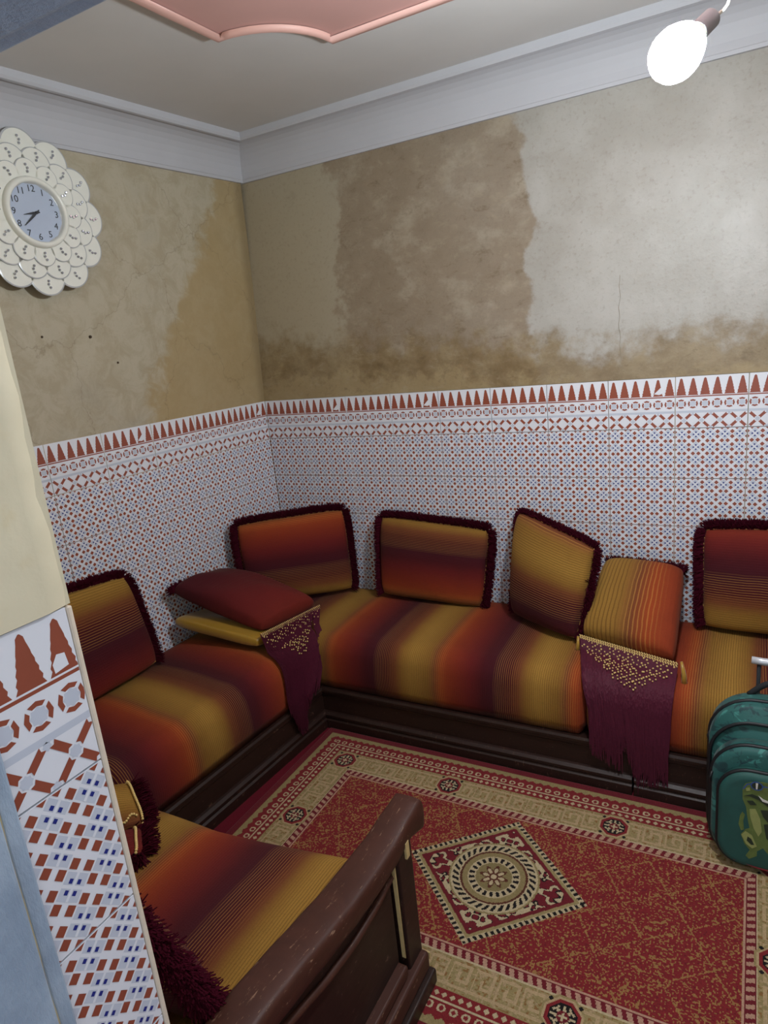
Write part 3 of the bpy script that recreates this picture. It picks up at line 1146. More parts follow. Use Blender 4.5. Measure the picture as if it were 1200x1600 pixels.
def tassel_end(root, frame, aL, aR, qL, qR, zL, zR, D, zt, aL2, aR2, lens, seed, tri=True, nstr=520):
    """Bead band along an edge, beaded net below it, long silky strands hanging over the seat front.
    aL..aR: along-wall span of the edge, qL/qR: its distance from the wall, aL2..aR2 span at the bottom, lens(s): strand length."""
    r = random.Random(seed)

    def P(s, d, off=0.004, spread=1.0):
        q0 = qL + (qR - qL) * s; z0 = zL + (zR - zL) * s
        pr = drape_profile(frame, None, D, zt, q0, z0, 0, off)
        q, z = along(pr, d)
        w = min(1.0, d / 0.35)
        a = (aL + (aR - aL) * s) * (1 - w) + (aL2 + (aR2 - aL2) * s) * w
        return frame(a, q, z)
    # band: two rows of slanting cream stitches
    parts = []
    nb = 40
    for i in range(nb):
        s = (i + 0.5) / nb
        for row in (0, 1):
            p0 = P(s - 0.006, 0.001 + row * 0.009, 0.012); p1 = P(s + 0.012 * (1 if row else 1), 0.008 + row * 0.009, 0.012)
            parts.append(tube([p0, (p0 + p1) / 2 + Vector((0, 0, 0.0012)), p1], 0.0024, 5))
    V, F = join(*parts)
    tag(build('bead_band', V, F, M_BEAD, root, smooth=True), 'cream stitched cord band', kind='stuff')
    # beads in rosettes thinning to a point
    parts = []
    pitch = 0.037
    W = (frame(aR, qR, zR) - frame(aL, qL, zL)).length
    rows = 5
    for j in range(rows):
        m = int(W / pitch) - 2 * j
        if m <= 0: break
        for i in range(m + 1):
            s = 0.5 + ((i - m / 2) * pitch) / W
            m_ = 0
            d = 0.034 + j * 0.031
            for k in range(6):
                an = k * math.pi / 3 + 0.3
                ss = s + 0.0135 * math.cos(an) / W; dd = d + 0.0135 * math.sin(an)
                if not 0.02 < ss < 0.98 or r.random() < 0.15: continue
                c = P(ss, dd, 0.013) + Vector((r.gauss(0, .0008), r.gauss(0, .0008), r.gauss(0, .0008)))
                parts.append(sphere(c, 0.0033 * r.uniform(.85, 1.2), 6, 4))
    V, F = join(*parts)
    tag(build('beads', V, F, M_BEAD, root, smooth=True), 'small pale gold beads in rosettes', kind='stuff')
    # net cloth under the beads
    V = []; F = []
    ns, nd = 16, 10
    for i in range(ns + 1):
        for j in range(nd + 1):
            s = i / ns
            dm = 0.03 + 0.12 * (1 - abs(2 * s - 1)) if tri else 0.10
            V.append(P(s, dm * j / nd, 0.005))
    for i in range(ns):
        for j in range(nd):
            a = i * (nd + 1) + j
            F.append((a, a + 1, a + nd + 2, a + nd + 1))
    o = build('net', V, F, M_TASSEL, root, smooth=True)
    sm = o.modifiers.new('solid', 'SOLIDIFY'); sm.thickness = 0.003
    # strands
    lines = []
    for i in range(nstr):
        s = min(0.995, max(0.005, r.uniform(0, 1)))
        d0 = 0.01
        L = lens(s) * r.uniform(0.84, 1.06)
        if r.random() < 0.12: L *= r.uniform(0.75, 0.95)
        m = 9
        off = r.uniform(0.002, 0.008)
        ds = 0; pts = []
        for k in range(m + 1):
            d = d0 + (L - d0) * k / m
            ds += r.gauss(0, 0.004)
            pts.append(P(min(1.0, max(0.0, s + ds)), d, off) + Vector((r.gauss(0, .0008), r.gauss(0, .0008), 0)))
        lines.append((pts, 0.0021 * r.uniform(0.8, 1.4)))
    V, F = strand_mesh(lines, 0.002)
    tag(build('tassel', V, F, M_TASSEL, root), 'long dark maroon silky strands', kind='stuff')


# reclining cushion on the back wall seat
def bulge6(u, v):
    return 1.0
P = Pillow((1.706, -0.405, 0.482), (2.058, -0.520, 0.478), (2.052, -0.062, 0.648), (1.742, -0.058, 0.665), 0.19, seed=6, back=0.55, power=0.24)
c6 = cushion(P, us(0.98, 1.30), 'gold and orange cushion reclining on the long seat with beaded tassel end', 16, sides=[(2, 3)], dens=5200, pipe=False, name='tasselled_cushion', group='cushions with beaded tassel ends')
tassel_end(c6, FB, 1.700, 2.066, 0.405, 0.525, 0.487, 0.482, 0.635, ZT, 1.785, 2.050,
           lambda s: 0.49 if s < 0.42 else (0.40 if s < 0.5 else (0.41 + 0.9 * (s - 0.5) if s < 0.64 else 0.50 - 0.12 * (s - 0.64))), 21, nstr=700)
# little gold corner tags
for p, d in (((2.078, -0.53, 0.49), (0.012, -0.02, -0.075)), ((1.70, -0.42, 0.485), (-0.002, -0.012, -0.06))):
    a = Vector(p); b = a + Vector(d)
    v, f = tube([a, a * 0.5 + b * 0.5 + Vector((0.003, -0.004, 0)), b], 0.009, 7, taper=lambda t: 0.5 + 0.7 * t)
    build('gold_tab', v, f, M_SATIN, c6, smooth=True)

# folded cushion on the left seat: maroon above, gold satin underside
P = Pillow(LW(0.765, 0.500, 0.515), LW(0.435, 0.545, 0.510), LW(0.545, 0.075, 0.655), LW(0.872, 0.075, 0.690), 0.19, seed=8, back=0.4, power=0.26, wrinkle=0.022)
c2 = cushion(P, vs(0.40, 0.60), 'maroon cushion reclining against the clock wall with beaded tassel end', 17, sides=[(2, 3)], dens=5200, length=0.045, pipe=False, name='tasselled_cushion', group='cushions with beaded tassel ends')
Q = Pillow(LW(0.812, 0.505, 0.472), LW(0.50, 0.520, 0.470), LW(0.560, 0.080, 0.490), LW(0.885, 0.060, 0.545), 0.070, seed=9, back=1.0, power=0.17, wrinkle=0.008)
V, F, UV = Q.mesh(vs(0, 0.1))
tag(build('satin_underside', V, F, M_SATIN, c2, smooth=True, uv=UV), 'shiny gold satin underside')
tassel_end(c2, FL, 0.800, 0.440, 0.515, 0.560, 0.520, 0.515, 0.640, ZT, 0.850, 0.655,
           lambda s: 0.36 + 0.5 * s if s < 0.25 else (0.485 if s < 0.5 else 0.42 - 0.20 * (s - 0.5)), 22, tri=True, nstr=560)

# cushion in the near corner with beads, only its edge shows past the jamb
P = Pillow((0.66, -2.06, 0.452), (0.835, -1.815, 0.448), (0.70, -1.735, 0.490), (0.46, -2.00, 0.50), 0.085, seed=10)
c8 = cushion(P, vs(0.80, 1.10), 'small beaded cushion in the near corner beside the tiled door jamb', 18, sides=[(0, 1), (1, 2)], dens=2600, length=0.05, pipe=False, name='tasselled_cushion', group='cushions with beaded tassel ends')
parts = []
r_ = random.Random(5)
for k in range(26):
    s = k / 25
    p = P.pt(0.98 - 0.02 * s, s, 1) + Vector((0.004, 0.004, 0.004))
    parts.append(sphere(p, 0.0042, 6, 4))
for k in range(14):
    s = k / 13
    p = P.pt(0.70 + 0.25 * s, 0.10 + 0.05 * math.sin(9 * s), 1) + Vector((0, 0, 0.003))
    parts.append(sphere(p, 0.0040, 6, 4))
V, F = join(*parts)
tag(build('beads', V, F, M_BEAD, c8, smooth=True), 'small pale gold beads', kind='stuff')

P = Pillow((0.70, -2.20, 0.462), (0.93, -1.905, 0.458), (0.86, -1.845, 0.470), (0.62, -2.12, 0.48), 0.06, seed=14)
c9 = cushion(P, vs(0.42, 0.50), 'flat dark red cushion with a bead band beside the tiled door jamb', 23, sides=[(0, 1), (1, 2)], dens=2600, length=0.05, pipe=False, name='tasselled_cushion', group='cushions with beaded tassel ends')
V, F = join(*[sphere(P.pt(0.95, 0.02 + 0.96 * k / 17, 1) + Vector((0.003, 0.003, 0.002)), 0.0045, 6, 4) for k in range(18)])
tag(build('beads', V, F, M_BEAD, c9, smooth=True), 'small pale gold beads', kind='stuff')

# cushion against the door wall on the near seat
# seen from behind its edge: faces the room
P = Pillow((1.440, -2.165, 0.462), (1.00, -2.15, 0.458), (0.98, -2.305, 0.86), (1.405, -2.305, 0.845), 0.13, seed=12)
cushion(P, vs(0.40, 0.95), 'dark fringed cushion on the near seat behind the tiled door jamb', 19, dens=9000, length=0.052)

# ------------------------------------------------------------------ rug
RX, RY = 1.600, -1.205
HX, HY = 0.955, 0.535
BXH, BYH = 0.925, 0.505


def smooth_noise(rs, shape, cells):
    gx = max(3, int(shape[1] / cells) + 3); gy = max(3, int(shape[0] / cells) + 3)
    g = rs.rand(gy, gx)
    yy = np.arange(shape[0]) / cells; xx = np.arange(shape[1]) / cells
    y0 = yy.astype(int); x0 = xx.astype(int)
    fy = (yy - y0)[:, None]; fx = (xx - x0)[None, :]
    fy = fy * fy * (3 - 2 * fy); fx = fx * fx * (3 - 2 * fx)
    a = g[np.ix_(y0, x0)]; b = g[np.ix_(y0, x0 + 1)]; c = g[np.ix_(y0 + 1, x0)]; d = g[np.ix_(y0 + 1, x0 + 1)]
    return (a * (1 - fx) + b * fx) * (1 - fy) + (c * (1 - fx) + d * fx) * fy


def make_rug():
    st = 0.0029
    nx = int(2 * HX / st); ny = int(2 * HY / st)
    xc = (np.arange(nx) + 0.5) / nx * 2 * HX - HX
    yc = (np.arange(ny) + 0.5) / ny * 2 * HY - HY
    X, Y = np.meshgrid(xc, yc)
    rs = np.random.RandomState(3)
    C = np.zeros((ny, nx, 3))
    red = np.array(lin(124, 38, 42)[:3]); dred = np.array(lin(106, 32, 40)[:3]); gold = np.array(lin(150, 112, 68)[:3])
    olive = np.array(lin(148, 132, 90)[:3]); cream = np.array(lin(184, 168, 134)[:3]); pinkc = np.array(lin(176, 138, 116)[:3])
    black = np.array(lin(30, 26, 26)[:3]); brown = np.array(lin(86, 46, 34)[:3]); key = np.array(lin(176, 152, 116)[:3])

    def put(m, c):
        C[m] = c
    C[:] = dred
    dx = BXH - np.abs(X); dy = BYH - np.abs(Y)
    d = np.minimum(dx, dy)
    S = np.where(dx < dy, Y, X)
    inside = d > 0
    put(inside, olive)
    # saw-tooth into the red bead band
    tooth = 0.016 + 0.010 * np.abs(((S / 0.030) % 1) * 2 - 1)
    put((d > tooth) & (d < 0.066), red)
    cc = ((S / 0.034) % 1 - 0.5) * 0.034
    rr = np.hypot(cc, (d - 0.050) * 1.0)
    put((rr < 0.0115) & (d > 0), cream); put((rr < 0.0062) & (d > 0), red)
    put((d > 0.066) & (d < 0.072), cream)
    put((d > 0.072) & (d < 0.100), red)
    cc = ((S / 0.023) % 1 - 0.5) * 0.023
    put((np.abs(cc) + np.abs(d - 0.086) < 0.0085), cream)
    put((d > 0.100) & (d < 0.2), olive)
    # speckled broad band with a meander
    n1 = smooth_noise(rs, X.shape, 2.2)
    band = (d > 0.103) & (d < 0.198)
    put(band & (n1 > 0.70), key * 0.9)
    put(band & (n1 < 0.22), gold * 0.8)
    kp = 0.066
    a = (S / kp) % 1; b = (d - 0.118) / 0.066
    lw = 0.062
    def seg(x0, x1, y0, y1):
        return (a > min(x0, x1) - lw) & (a < max(x0, x1) + lw) & (b > min(y0, y1) - lw) & (b < max(y0, y1) + lw)
    mk = seg(0.0, 0.0, 0, 1) | seg(0, 0.78, 1, 1) | seg(0.78, 0.78, 0.3, 1) | seg(0.36, 0.78, 0.3, 0.3) | seg(0.36, 0.36, 0.3, 0.62) | seg(0, 0.0, 0, 0) | seg(0.0, 1.0, 0.0, 0.0)
    ed = band & mk & (b > -0.2) & (b < 1.2)
    put(ed, key)
    # inner dashes
    put((d > 0.200) & (d < 0.232), dred)
    cc = (S / 0.025 + (d - 0.2) * 14) % 1
    put((d > 0.204) & (d < 0.226) & (cc < 0.52), pinkc)
    put((d > 0.198) & (d < 0.202), cream); put((d > 0.229) & (d < 0.234), pinkc)
    # medallions in the band
    for mx, my in [(sx * 0.768, sy * 0.352) for sx in (1, -1) for sy in (1, -1)] + [(sx * 0.302, sy * 0.355) for sx in (1, -1) for sy in (1, -1)] + [(0.772, 0), (-0.772, 0)]:
        ax = np.abs(X - mx); ay = np.abs(Y - my)
        oc = np.maximum(np.maximum(ax, ay), (ax + ay) * 0.72)
        sel = (ax < 0.075) & (ay < 0.075)
        cross = sel & (np.abs(ax - ay) < 0.007) & (oc > 0.046) & (oc < 0.060)
        put(sel & (oc < 0.056), olive); put(cross, black)
        put(oc < 0.050, key); put(oc < 0.044, red); put(oc < 0.034, black)
        an = np.arctan2(Y - my, X - mx); r = np.hypot(X - mx, Y - my)
        fl = 0.021 + 0.008 * np.cos(8 * an)
        put(r < fl, cream); put((r < 0.016), dred); put(r < 0.008 + 0.003 * np.cos(4 * an), cream)
        put((np.abs(r - 0.028) < 0.0028) & (np.cos(12 * an) > 0), cream)
    # field
    field = d > 0.234
    put(field, red)
    s1 = smooth_noise(rs, X.shape, 1.35); s2 = smooth_noise(rs, X.shape, 14)
    put(field & (s1 > 0.69 - 0.14 * (s2 - 0.5)), gold)
    put(field & (s1 < 0.12), dred)
    l1 = np.abs((((X + 0.62 * Y) / 0.165) % 1) - 0.5) * 0.165; l2 = np.abs((((X - 1.35 * Y) / 0.21) % 1) - 0.5) * 0.21
    put(field & ((l1 < 0.0030) | (l2 < 0.0036)) & (s1 > 0.36), gold)
    # centre diamond
    AX, AY = 0.290, 0.262
    m = np.abs(X) / AX + np.abs(Y) / AY
    put(m < 1.0, cream)
    along_ = (np.abs(X) / AX - np.abs(Y) / AY)
    put((m < 0.995) & (m > 0.925) & (((along_ * 11) % 1) < 0.52), black)
    put((m < 0.915), olive); put(m < 0.865, dred)
    # mirrored scroll leaves
    ns = 140
    g1 = smooth_noise(np.random.RandomState(11), (ns, ns), 9.5); g2 = smooth_noise(np.random.RandomState(12), (ns, ns), 5.0)
    gg = np.abs(g1 - 0.5) * 2.2 + 0.45 * (g2 - 0.5)
    ix = np.clip((np.abs(X) / 0.30 * (ns - 1)).astype(int), 0, ns - 1); iy = np.clip((np.abs(Y) / 0.30 * (ns - 1)).astype(int), 0, ns - 1)
    sv = gg[iy, ix]
    rad = np.hypot(X, Y)
    reg = (m < 0.80) & (rad > 0.142)
    put(reg & (sv < 0.40), black); put(reg & (sv < 0.28), cream)
    an = np.arctan2(Y, X)
    put(rad < 0.142, olive * 0.9); put(rad < 0.136, cream)
    put((rad < 0.130) & (rad > 0.110) & ((an * 34 / 6.2832 + (rad - 0.12) * 30) % 1 < 0.5), black)
    put(rad < 0.106, brown); put(rad < 0.099, olive * 0.85); put(rad < 0.082, cream)
    put((rad < 0.078) & (rad > 0.060) & ((an * 22 / 6.2832) % 1 < 0.5), black)
    put(rad < 0.057, olive * 0.75)
    put(rad < 0.036 + 0.010 * np.cos(8 * an), brown); put((rad < 0.030 + 0.006 * np.cos(8 * an)) & (np.cos(8 * an) > -0.2), cream); put(rad < 0.016, brown); put(rad < 0.009, cream)
    # yarn-to-yarn variation
    C *= 0.9 * (0.86 + 0.28 * rs.rand(ny, nx))[..., None]
    # mesh
    xv = np.linspace(-HX, HX, nx + 1); yv = np.linspace(-HY, HY, ny + 1)
    VX, VY = np.meshgrid(xv, yv)
    VZ = 0.0085 + 0.0006 * np.sin(VX * 9 + 1.1) * np.sin(VY * 11)
    co = np.stack([VX, VY, VZ], -1).reshape(-1, 3)
    k = np.arange((nx + 1) * (ny + 1)).reshape(ny + 1, nx + 1)
    quads = np.stack([k[:-1, :-1], k[:-1, 1:], k[1:, 1:], k[1:, :-1]], -1).reshape(-1, 4)
    nt = len(co)
    # thin edge down to the floor
    low = np.array([[-HX, -HY, 0.001], [HX, -HY, 0.001], [HX, HY, 0.001], [-HX, HY, 0.001]])
    co = np.concatenate([co, low])
    me = bpy.data.meshes.new('rug')
    loops = quads.reshape(-1).tolist()
    edges4 = [k[0, :].tolist(), k[:, -1].tolist(), k[-1, ::-1].tolist(), k[::-1, 0].tolist()]
    sizes = [4] * len(quads)
    for i in range(4):
        ring = edges4[i] + [nt + (i + 1) % 4, nt + i]
        loops += ring[::-1]; sizes.append(len(ring))
    me.vertices.add(len(co)); me.vertices.foreach_set('co', co.astype(np.float32).reshape(-1))
    me.loops.add(len(loops)); me.loops.foreach_set('vertex_index', loops)
    me.polygons.add(len(sizes))
    starts = np.concatenate([[0], np.cumsum(sizes)[:-1]])
    me.polygons.foreach_set('loop_start', starts.astype(np.int32))
    me.update(calc_edges=True)
    at = me.attributes.new('weave', 'FLOAT_COLOR', 'FACE')
    cols = np.ones((len(sizes), 4), np.float32)
    cols[:len(quads), :3] = C.reshape(-1, 3); cols[len(quads):, :3] = dred
    at.data.foreach_set('color', cols.reshape(-1))
    M = Mat('rug_weave')
    nd = M.n('ShaderNodeAttribute'); nd.attribute_name = 'weave'
    fine = M.noise(M.coord(), 420, 2)
    M.bump(fine, 0.5, 0.002)
    me.materials.append(M.done(nd.outputs['Color'], 0.95, 0.1, 0, 0.1))
    o = bpy.data.objects.new('rug', me); COL.objects.link(o)
    o.location = (RX, RY, 0)
    return tag(o, 'red and gold patterned rug with a diamond medallion', 'rug')


make_rug()

# ------------------------------------------------------------------ wall clock
clock = tag(empty('wall_clock', LW(1.128, 0.060, 2.229), (0, 0, TH_L)), 'white petalled wall clock with crystals and grey dial', 'clock')
M_CW = plain('clock_white', lin(232, 232, 222), 0.25, 0.03, 20)
M_CS = plain('clock_silver_edge', lin(186, 188, 190), 0.3, 0.06, 40, metal=0.15)
M_DIAL = plain('clock_dial', lin(182, 194, 214), 0.5, 0.02, 20)
M_BLK = plain('clock_black', lin(24, 26, 32), 0.5, 0.1, 20)
M_CRY = plain('crystal', lin(200, 204, 214), 0.08, 0.3, 300, 0.8, metal=0.7)


def petal_mesh(name, r0, r1, w, y0, th):
    out = []
    rc_ = r1 - w
    for k in range(8):
        t = k / 8
        out.append((w * (0.42 + 0.58 * math.sin(math.pi / 2 * t) ** 0.9), r0 + (rc_ - r0) * t))
    for k in range(13):
        a = math.pi / 2 * k / 12
        out.append((w * math.cos(a) if k < 12 else 0.0, rc_ + w * math.sin(a)))
    ol = out + [(-x, r) for x, r in out[-2::-1]]
    cx, cz = 0, r0 + (r1 - r0) * 0.55
    inn = [(cx + (x - cx) * 0.92, cz + (z - cz) * 0.94) for x, z in ol]
    m = len(ol)
    V = [(x, y0, z) for x, z in ol] + [(x, y0 - th, z) for x, z in ol] + [(x, y0 - th - 0.0012, z) for x, z in inn]
    F = [tuple(range(m - 1, -1, -1))]; MI = [1]
    for i in range(m):
        j = (i + 1) % m
        F.append((i, j, m + j, m + i)); MI.append(1)
        F.append((m + i, m + j, 2 * m + j, 2 * m + i)); MI.append(1)
    F.append(tuple(2 * m + i for i in range(m))); MI.append(0)
    me = bpy.data.meshes.new(name)
    me.from_pydata(V, [], F); me.materials.append(M_CW); me.materials.append(M_CS)
    me.polygons.foreach_set('material_index', MI); me.update()
    import bmesh
    bm = bmesh.new(); bm.from_mesh(me); bmesh.ops.recalc_face_normals(bm, faces=bm.faces); bm.to_mesh(me); bm.free()
    return me


def crystals_mesh(name, r, y):
    V, F = join(*[sphere((0.003 * math.sin(2.2 * k), y, r + 0.0115 * (k - 1)), 0.0048, 6, 4) for k in range(3)])
    me = bpy.data.meshes.new(name); me.from_pydata([tuple(p) for p in V], [], F); me.materials.append(M_CRY); me.update()
    return me


for r0, r1, w, y0, off, rc in ((0.11, 0.280, 0.071, -0.004, 0.0, 0.240), (0.10, 0.228, 0.058, -0.011, 15.0, 0.196), (0.095, 0.180, 0.043, -0.018, 0.0, 0.146)):
    pm = petal_mesh('petal', r0, r1, w, y0, 0.0045)
    cm = crystals_mesh('crystals', rc, y0 - 0.009)
    for k in range(12):
        o = bpy.data.objects.new('petal', pm); COL.objects.link(o); o.parent = clock
        o.rotation_euler = (0, math.radians(30 * k + off), 0)
        c = bpy.data.objects.new('crystals', cm); COL.objects.link(c); c.parent = o


def lathe_y(prof, seg=48):
    """Profile (radius, y) turned about the clock's axis."""
    V = []; F = []
    m = len(prof)
    for k in range(seg):
        a = 2 * math.pi * k / seg
        for r, y in prof: V.append((r * math.cos(a), y, r * math.sin(a)))
    for k in range(seg):
        j = (k + 1) % seg
        for i in range(m - 1): F.append((k * m + i, k * m + i + 1, j * m + i + 1, j * m + i))
    return V, F


V, F = lathe_y([(0.0001, 0.034), (0.070, 0.034), (0.070, -0.004), (0.0001, -0.004)])
build('wall_mount', V, F, M_CW, clock, local=True)
V, F = lathe_y([(0.0001, -0.004), (0.125, -0.004), (0.125, -0.020), (0.0001, -0.020)])
build('back_plate', V, F, M_CW, clock, local=True)
V, F = lathe_y([(0.098, -0.018), (0.099, -0.038), (0.103, -0.043), (0.110, -0.044), (0.116, -0.040), (0.119, -0.032), (0.120, -0.018)])
build('rim', V, F, M_CW, clock, local=True, smooth=True)
V, F = lathe_y([(0.0001, -0.0215), (0.100, -0.0215)])
dial = build('dial', V, F, M_DIAL, clock, local=True)
for h in range(1, 13):
    cu = bpy.data.curves.new('numeral', 'FONT')
    cu.body = str(h); cu.size = 0.031; cu.align_x = 'CENTER'; cu.align_y = 'CENTER'; cu.extrude = 0.0003
    to = bpy.data.objects.new('tmp_text', cu); COL.objects.link(to)
    dg = bpy.context.evaluated_depsgraph_get()
    me = bpy.data.meshes.new_from_object(to.evaluated_get(dg))
    bpy.data.objects.remove(to); bpy.data.curves.remove(cu)
    me.materials.clear(); me.materials.append(M_BLK)
    a = math.radians(30 * h)
    o = bpy.data.objects.new('numeral', me); COL.objects.link(o); o.parent = dial
    o.location = (0.080 * math.sin(a), -0.0222, 0.080 * math.cos(a)); o.rotation_euler = (math.pi / 2, 0, 0)


def hand(name, ang, L, w, y):
    a = math.radians(ang); s, c = math.sin(a), math.cos(a)
    sh = [(-w * 0.5, -0.014), (w * 0.5, -0.014), (w, L * 0.25), (0.0008, L), (-0.0008, L), (-w, L * 0.25)]
    P2 = [(x * c + z * s, -x * s + z * c) for x, z in sh]
    V = [(x, y, z) for x, z in P2] + [(x, y - 0.001, z) for x, z in P2]
    F = [tuple(range(5, -1, -1)), tuple(range(6, 12))] + [(i, (i + 1) % 6, 6 + (i + 1) % 6, 6 + i) for i in range(6)]
    build(name, V, F, M_BLK, clock, local=True)


hand('hour_hand', 259, 0.050, 0.0042, -0.0260)
hand('minute_hand', 229, 0.070, 0.0038, -0.0280)
V, F = lathe_y([(0.0001, -0.031), (0.005, -0.031), (0.005, -0.022)], 16)
build('hub', V, F, M_BLK, clock, local=True)
GL = Mat('dial_glass')
tr = GL.n('ShaderNodeBsdfTransparent'); gl = GL.n('ShaderNodeBsdfGlossy'); gl.inputs['Roughness'].default_value = 0.03
mx = GL.n('ShaderNodeMixShader'); mx.inputs[0].default_value = 0.05
GL.link(tr.outputs[0], mx.inputs[1]); GL.link(gl.outputs[0], mx.inputs[2])
GL.link(mx.outputs[0], [n for n in GL.t.nodes if n.type == 'OUTPUT_MATERIAL'][0].inputs['Surface'])
V, F = lathe_y([(0.0001, -0.0345), (0.099, -0.0345)])
build('dial_glass', V, F, GL.m, clock, local=True)

# ------------------------------------------------------------------ hanging bulb
BC = Vector((2.114, -1.2, 2.163))
bulb = tag(empty('hanging_bulb', (BC.x, BC.y, BC.z)), 'glaring white bulb hanging from a cable', 'light bulb')
EM = Mat('bulb_light')
em = EM.n('ShaderNodeEmission'); em.inputs[0].default_value = (0.86, 0.94, 1.0, 1); em.inputs[1].default_value = BULB_STRENGTH
EM.link(em.outputs[0], [n for n in EM.t.nodes if n.type == 'OUTPUT_MATERIAL'][0].inputs['Surface'])
ax = Vector((0.48, 0.66, 0.58)).normalized()
prof = [(-0.062, 0.002), (-0.060, 0.016), (-0.052, 0.032), (-0.038, 0.043), (-0.020, 0.049), (0.0, 0.049), (0.018, 0.044), (0.036, 0.036)]


def turned(prof, ax, c, seg=20):
    a = ax.orthogonal().normalized(); b = ax.cross(a)
    V = []; F = []
    m = len(prof)
    for k in range(seg):
        an = 2 * math.pi * k / seg
        for s, r in prof: V.append(c + ax * s + a * (r * math.cos(an)) + b * (r * math.sin(an)))
    for k in range(seg):
        j = (k + 1) % seg
        for i in range(m - 1): F.append((k * m + i, j * m + i, j * m + i + 1, k * m + i + 1))
    F.append(tuple(k * m for k in range(seg))); F.append(tuple(k * m + m - 1 for k in range(seg - 1, -1, -1)))
    return V, F


V, F = turned(prof, ax, BC)
build('globe', V, F, EM.m, bulb, smooth=True)
V, F = turned([(0.0365, 0.035), (0.050, 0.026), (0.066, 0.018)], ax, BC)
build('collar', V, F, M_CW, bulb, smooth=True)
V, F = turned([(0.064, 0.020), (0.110, 0.019), (0.118, 0.010)], ax, BC)
build('socket', V, F, plain('socket_grey', lin(150, 156, 166), 0.5), bulb, smooth=True)
e = BC + ax * 0.115
pts = []
for k in range(25):
    t = k / 24
    if t < 0.5:
        a = math.pi * 1.35 * (t / 0.5)
        pts.append(e + Vector((0.030 * math.sin(a), 0, 0.022 * (1 - math.cos(a)) + 0.02 * t)))
    else:
        if k == 12: q_end = pts[11].copy()
        q = q_end; s = (t - 0.5) / 0.5
        top = Vector((2.112, -1.2, Z_C - 0.012))
        pts.append(q.lerp(top, max(0.02, s)))
v, f = tube(pts, 0.0032, 6)
build('cable', v, f, M_CW, bulb, smooth=True)
V, F = turned([(0, 0.032), (0.008, 0.03), (0.014, 0.012)], Vector((0, 0, -1)), Vector((2.112, -1.2, Z_C - 0.006)))
build('ceiling_rose', V, F, M_CW, bulb, smooth=True)

# ------------------------------------------------------------------ backpack
bp = tag(empty('backpack', (2.355, -0.79, 0.0)), 'teal school backpack with a green reptile print', 'backpack')
MT = Mat('teal_camouflage')
_co = MT.coord(); a = MT.noise(_co, 13, 3, 0.6, dist=1.2); b = MT.noise(MT.mapping(_co, (1, 1, 1), (3, 5, 1)), 30, 3, 0.6, dist=0.8)
c = MT.mix(MT.step(a, 0.40, 0.47), lin(22, 62, 64), lin(36, 92, 88)); c = MT.mix(MT.step(a, 0.60, 0.64), c, lin(62, 132, 124)); c = MT.mix(MT.math('MULTIPLY', MT.step(b, 0.60, 0.66), 0.7), c, lin(20, 44, 54))
w_ = MT.noise(_co, 400, 2)
MT.bump(w_, 0.3, 0.001)
M_TEAL = MT.done(c, 0.6, 0.4, 0, 0.1)
M_POCK = plain('teal_pocket', lin(32, 84, 78), 0.65, 0.4, 14, bump=0.2)
M_ZIP = plain('zip_black', lin(18, 22, 26), 0.5, 0.2, 60)
M_STRAP = plain('strap_black', lin(24, 28, 32), 0.8, 0.2, 60)
M_SILV = plain('handle_silver', lin(206, 210, 216), 0.28, 0.04, 20, metal=0.3)


def arch(w, z0, z1, rt, rb, n=10):
    """Front outline: flat foot with rounded corners, arched top. (dx, z)"""
    P = []
    for cx, cz, r, a0 in ((w - rb, z0 + rb, rb, -90), (w - rt, z1 - rt, rt, 0), (-w + rt, z1 - rt, rt, 90), (-w + rb, z0 + rb, rb, 180)):
        for k in range(n + 1):
            a = math.radians(a0 + 90 * k / n)
            P.append((cx + r * math.cos(a), cz + r * math.sin(a)))
    return P


BX = 2.355
TILT = 0.03


def bpt(x, y, z):
    return Vector((BX + x, y + TILT * z, z))


def puff(outline, ys, parent, name, mat):
    """Stack of outlines: (y, scale) from back to front."""
    m = len(outline)
    cz = sum(z for _, z in outline) / m
    V = []; F = []
    for y, s in ys:
        for x, z in outline: V.append(bpt(x * s, y, cz + (z - cz) * s))
    for k in range(len(ys) - 1):
        for i in range(m):
            j = (i + 1) % m
            F.append((k * m + i, k * m + j, (k + 1) * m + j, (k + 1) * m + i))
    F.append(tuple(range(m - 1, -1, -1))); F.append(tuple((len(ys) - 1) * m + i for i in range(m)))
    return build(name, V, F, mat, parent, smooth=True)


def zipline(outline, y, parent, s=1.0, r=0.006):
    m = len(outline); cz = sum(z for _, z in outline) / m
    pts = [bpt(x * s, y, cz + (z - cz) * s) for x, z in outline]
    pts.append(pts[0])
    v, f = tube(pts, r, 6, False)
    return build('zip', v, f, M_ZIP, parent, smooth=True)


O1 = arch(0.175, 0.012, 0.505, 0.13, 0.085)
body = puff(O1, [(-0.690, 0.90), (-0.698, 0.96), (-0.712, 0.99), (-0.790, 1.0), (-0.806, 0.985)], bp, 'body', M_TEAL)
zipline(O1, -0.765, body, 1.002)
O1b = arch(0.171, 0.016, 0.452, 0.12, 0.085)
zipline(O1b, -0.806, body, 1.0)
O2 = arch(0.163, 0.018, 0.402, 0.11, 0.08)
mid = puff(O2, [(-0.80, 1.0), (-0.845, 1.0), (-0.858, 0.985), (-0.866, 0.95), (-0.868, 0.90)], bp, 'middle_pocket', M_TEAL)
zipline(O2, -0.846, mid, 1.0)
O3 = arch(0.142, 0.026, 0.345, 0.085, 0.07)
pock = puff(O3, [(-0.86, 1.0), (-0.884, 1.0), (-0.896, 0.985), (-0.904, 0.95), (-0.906, 0.88)], bp, 'front_pocket', M_POCK)
zipline(O3, -0.887, pock, 1.0)
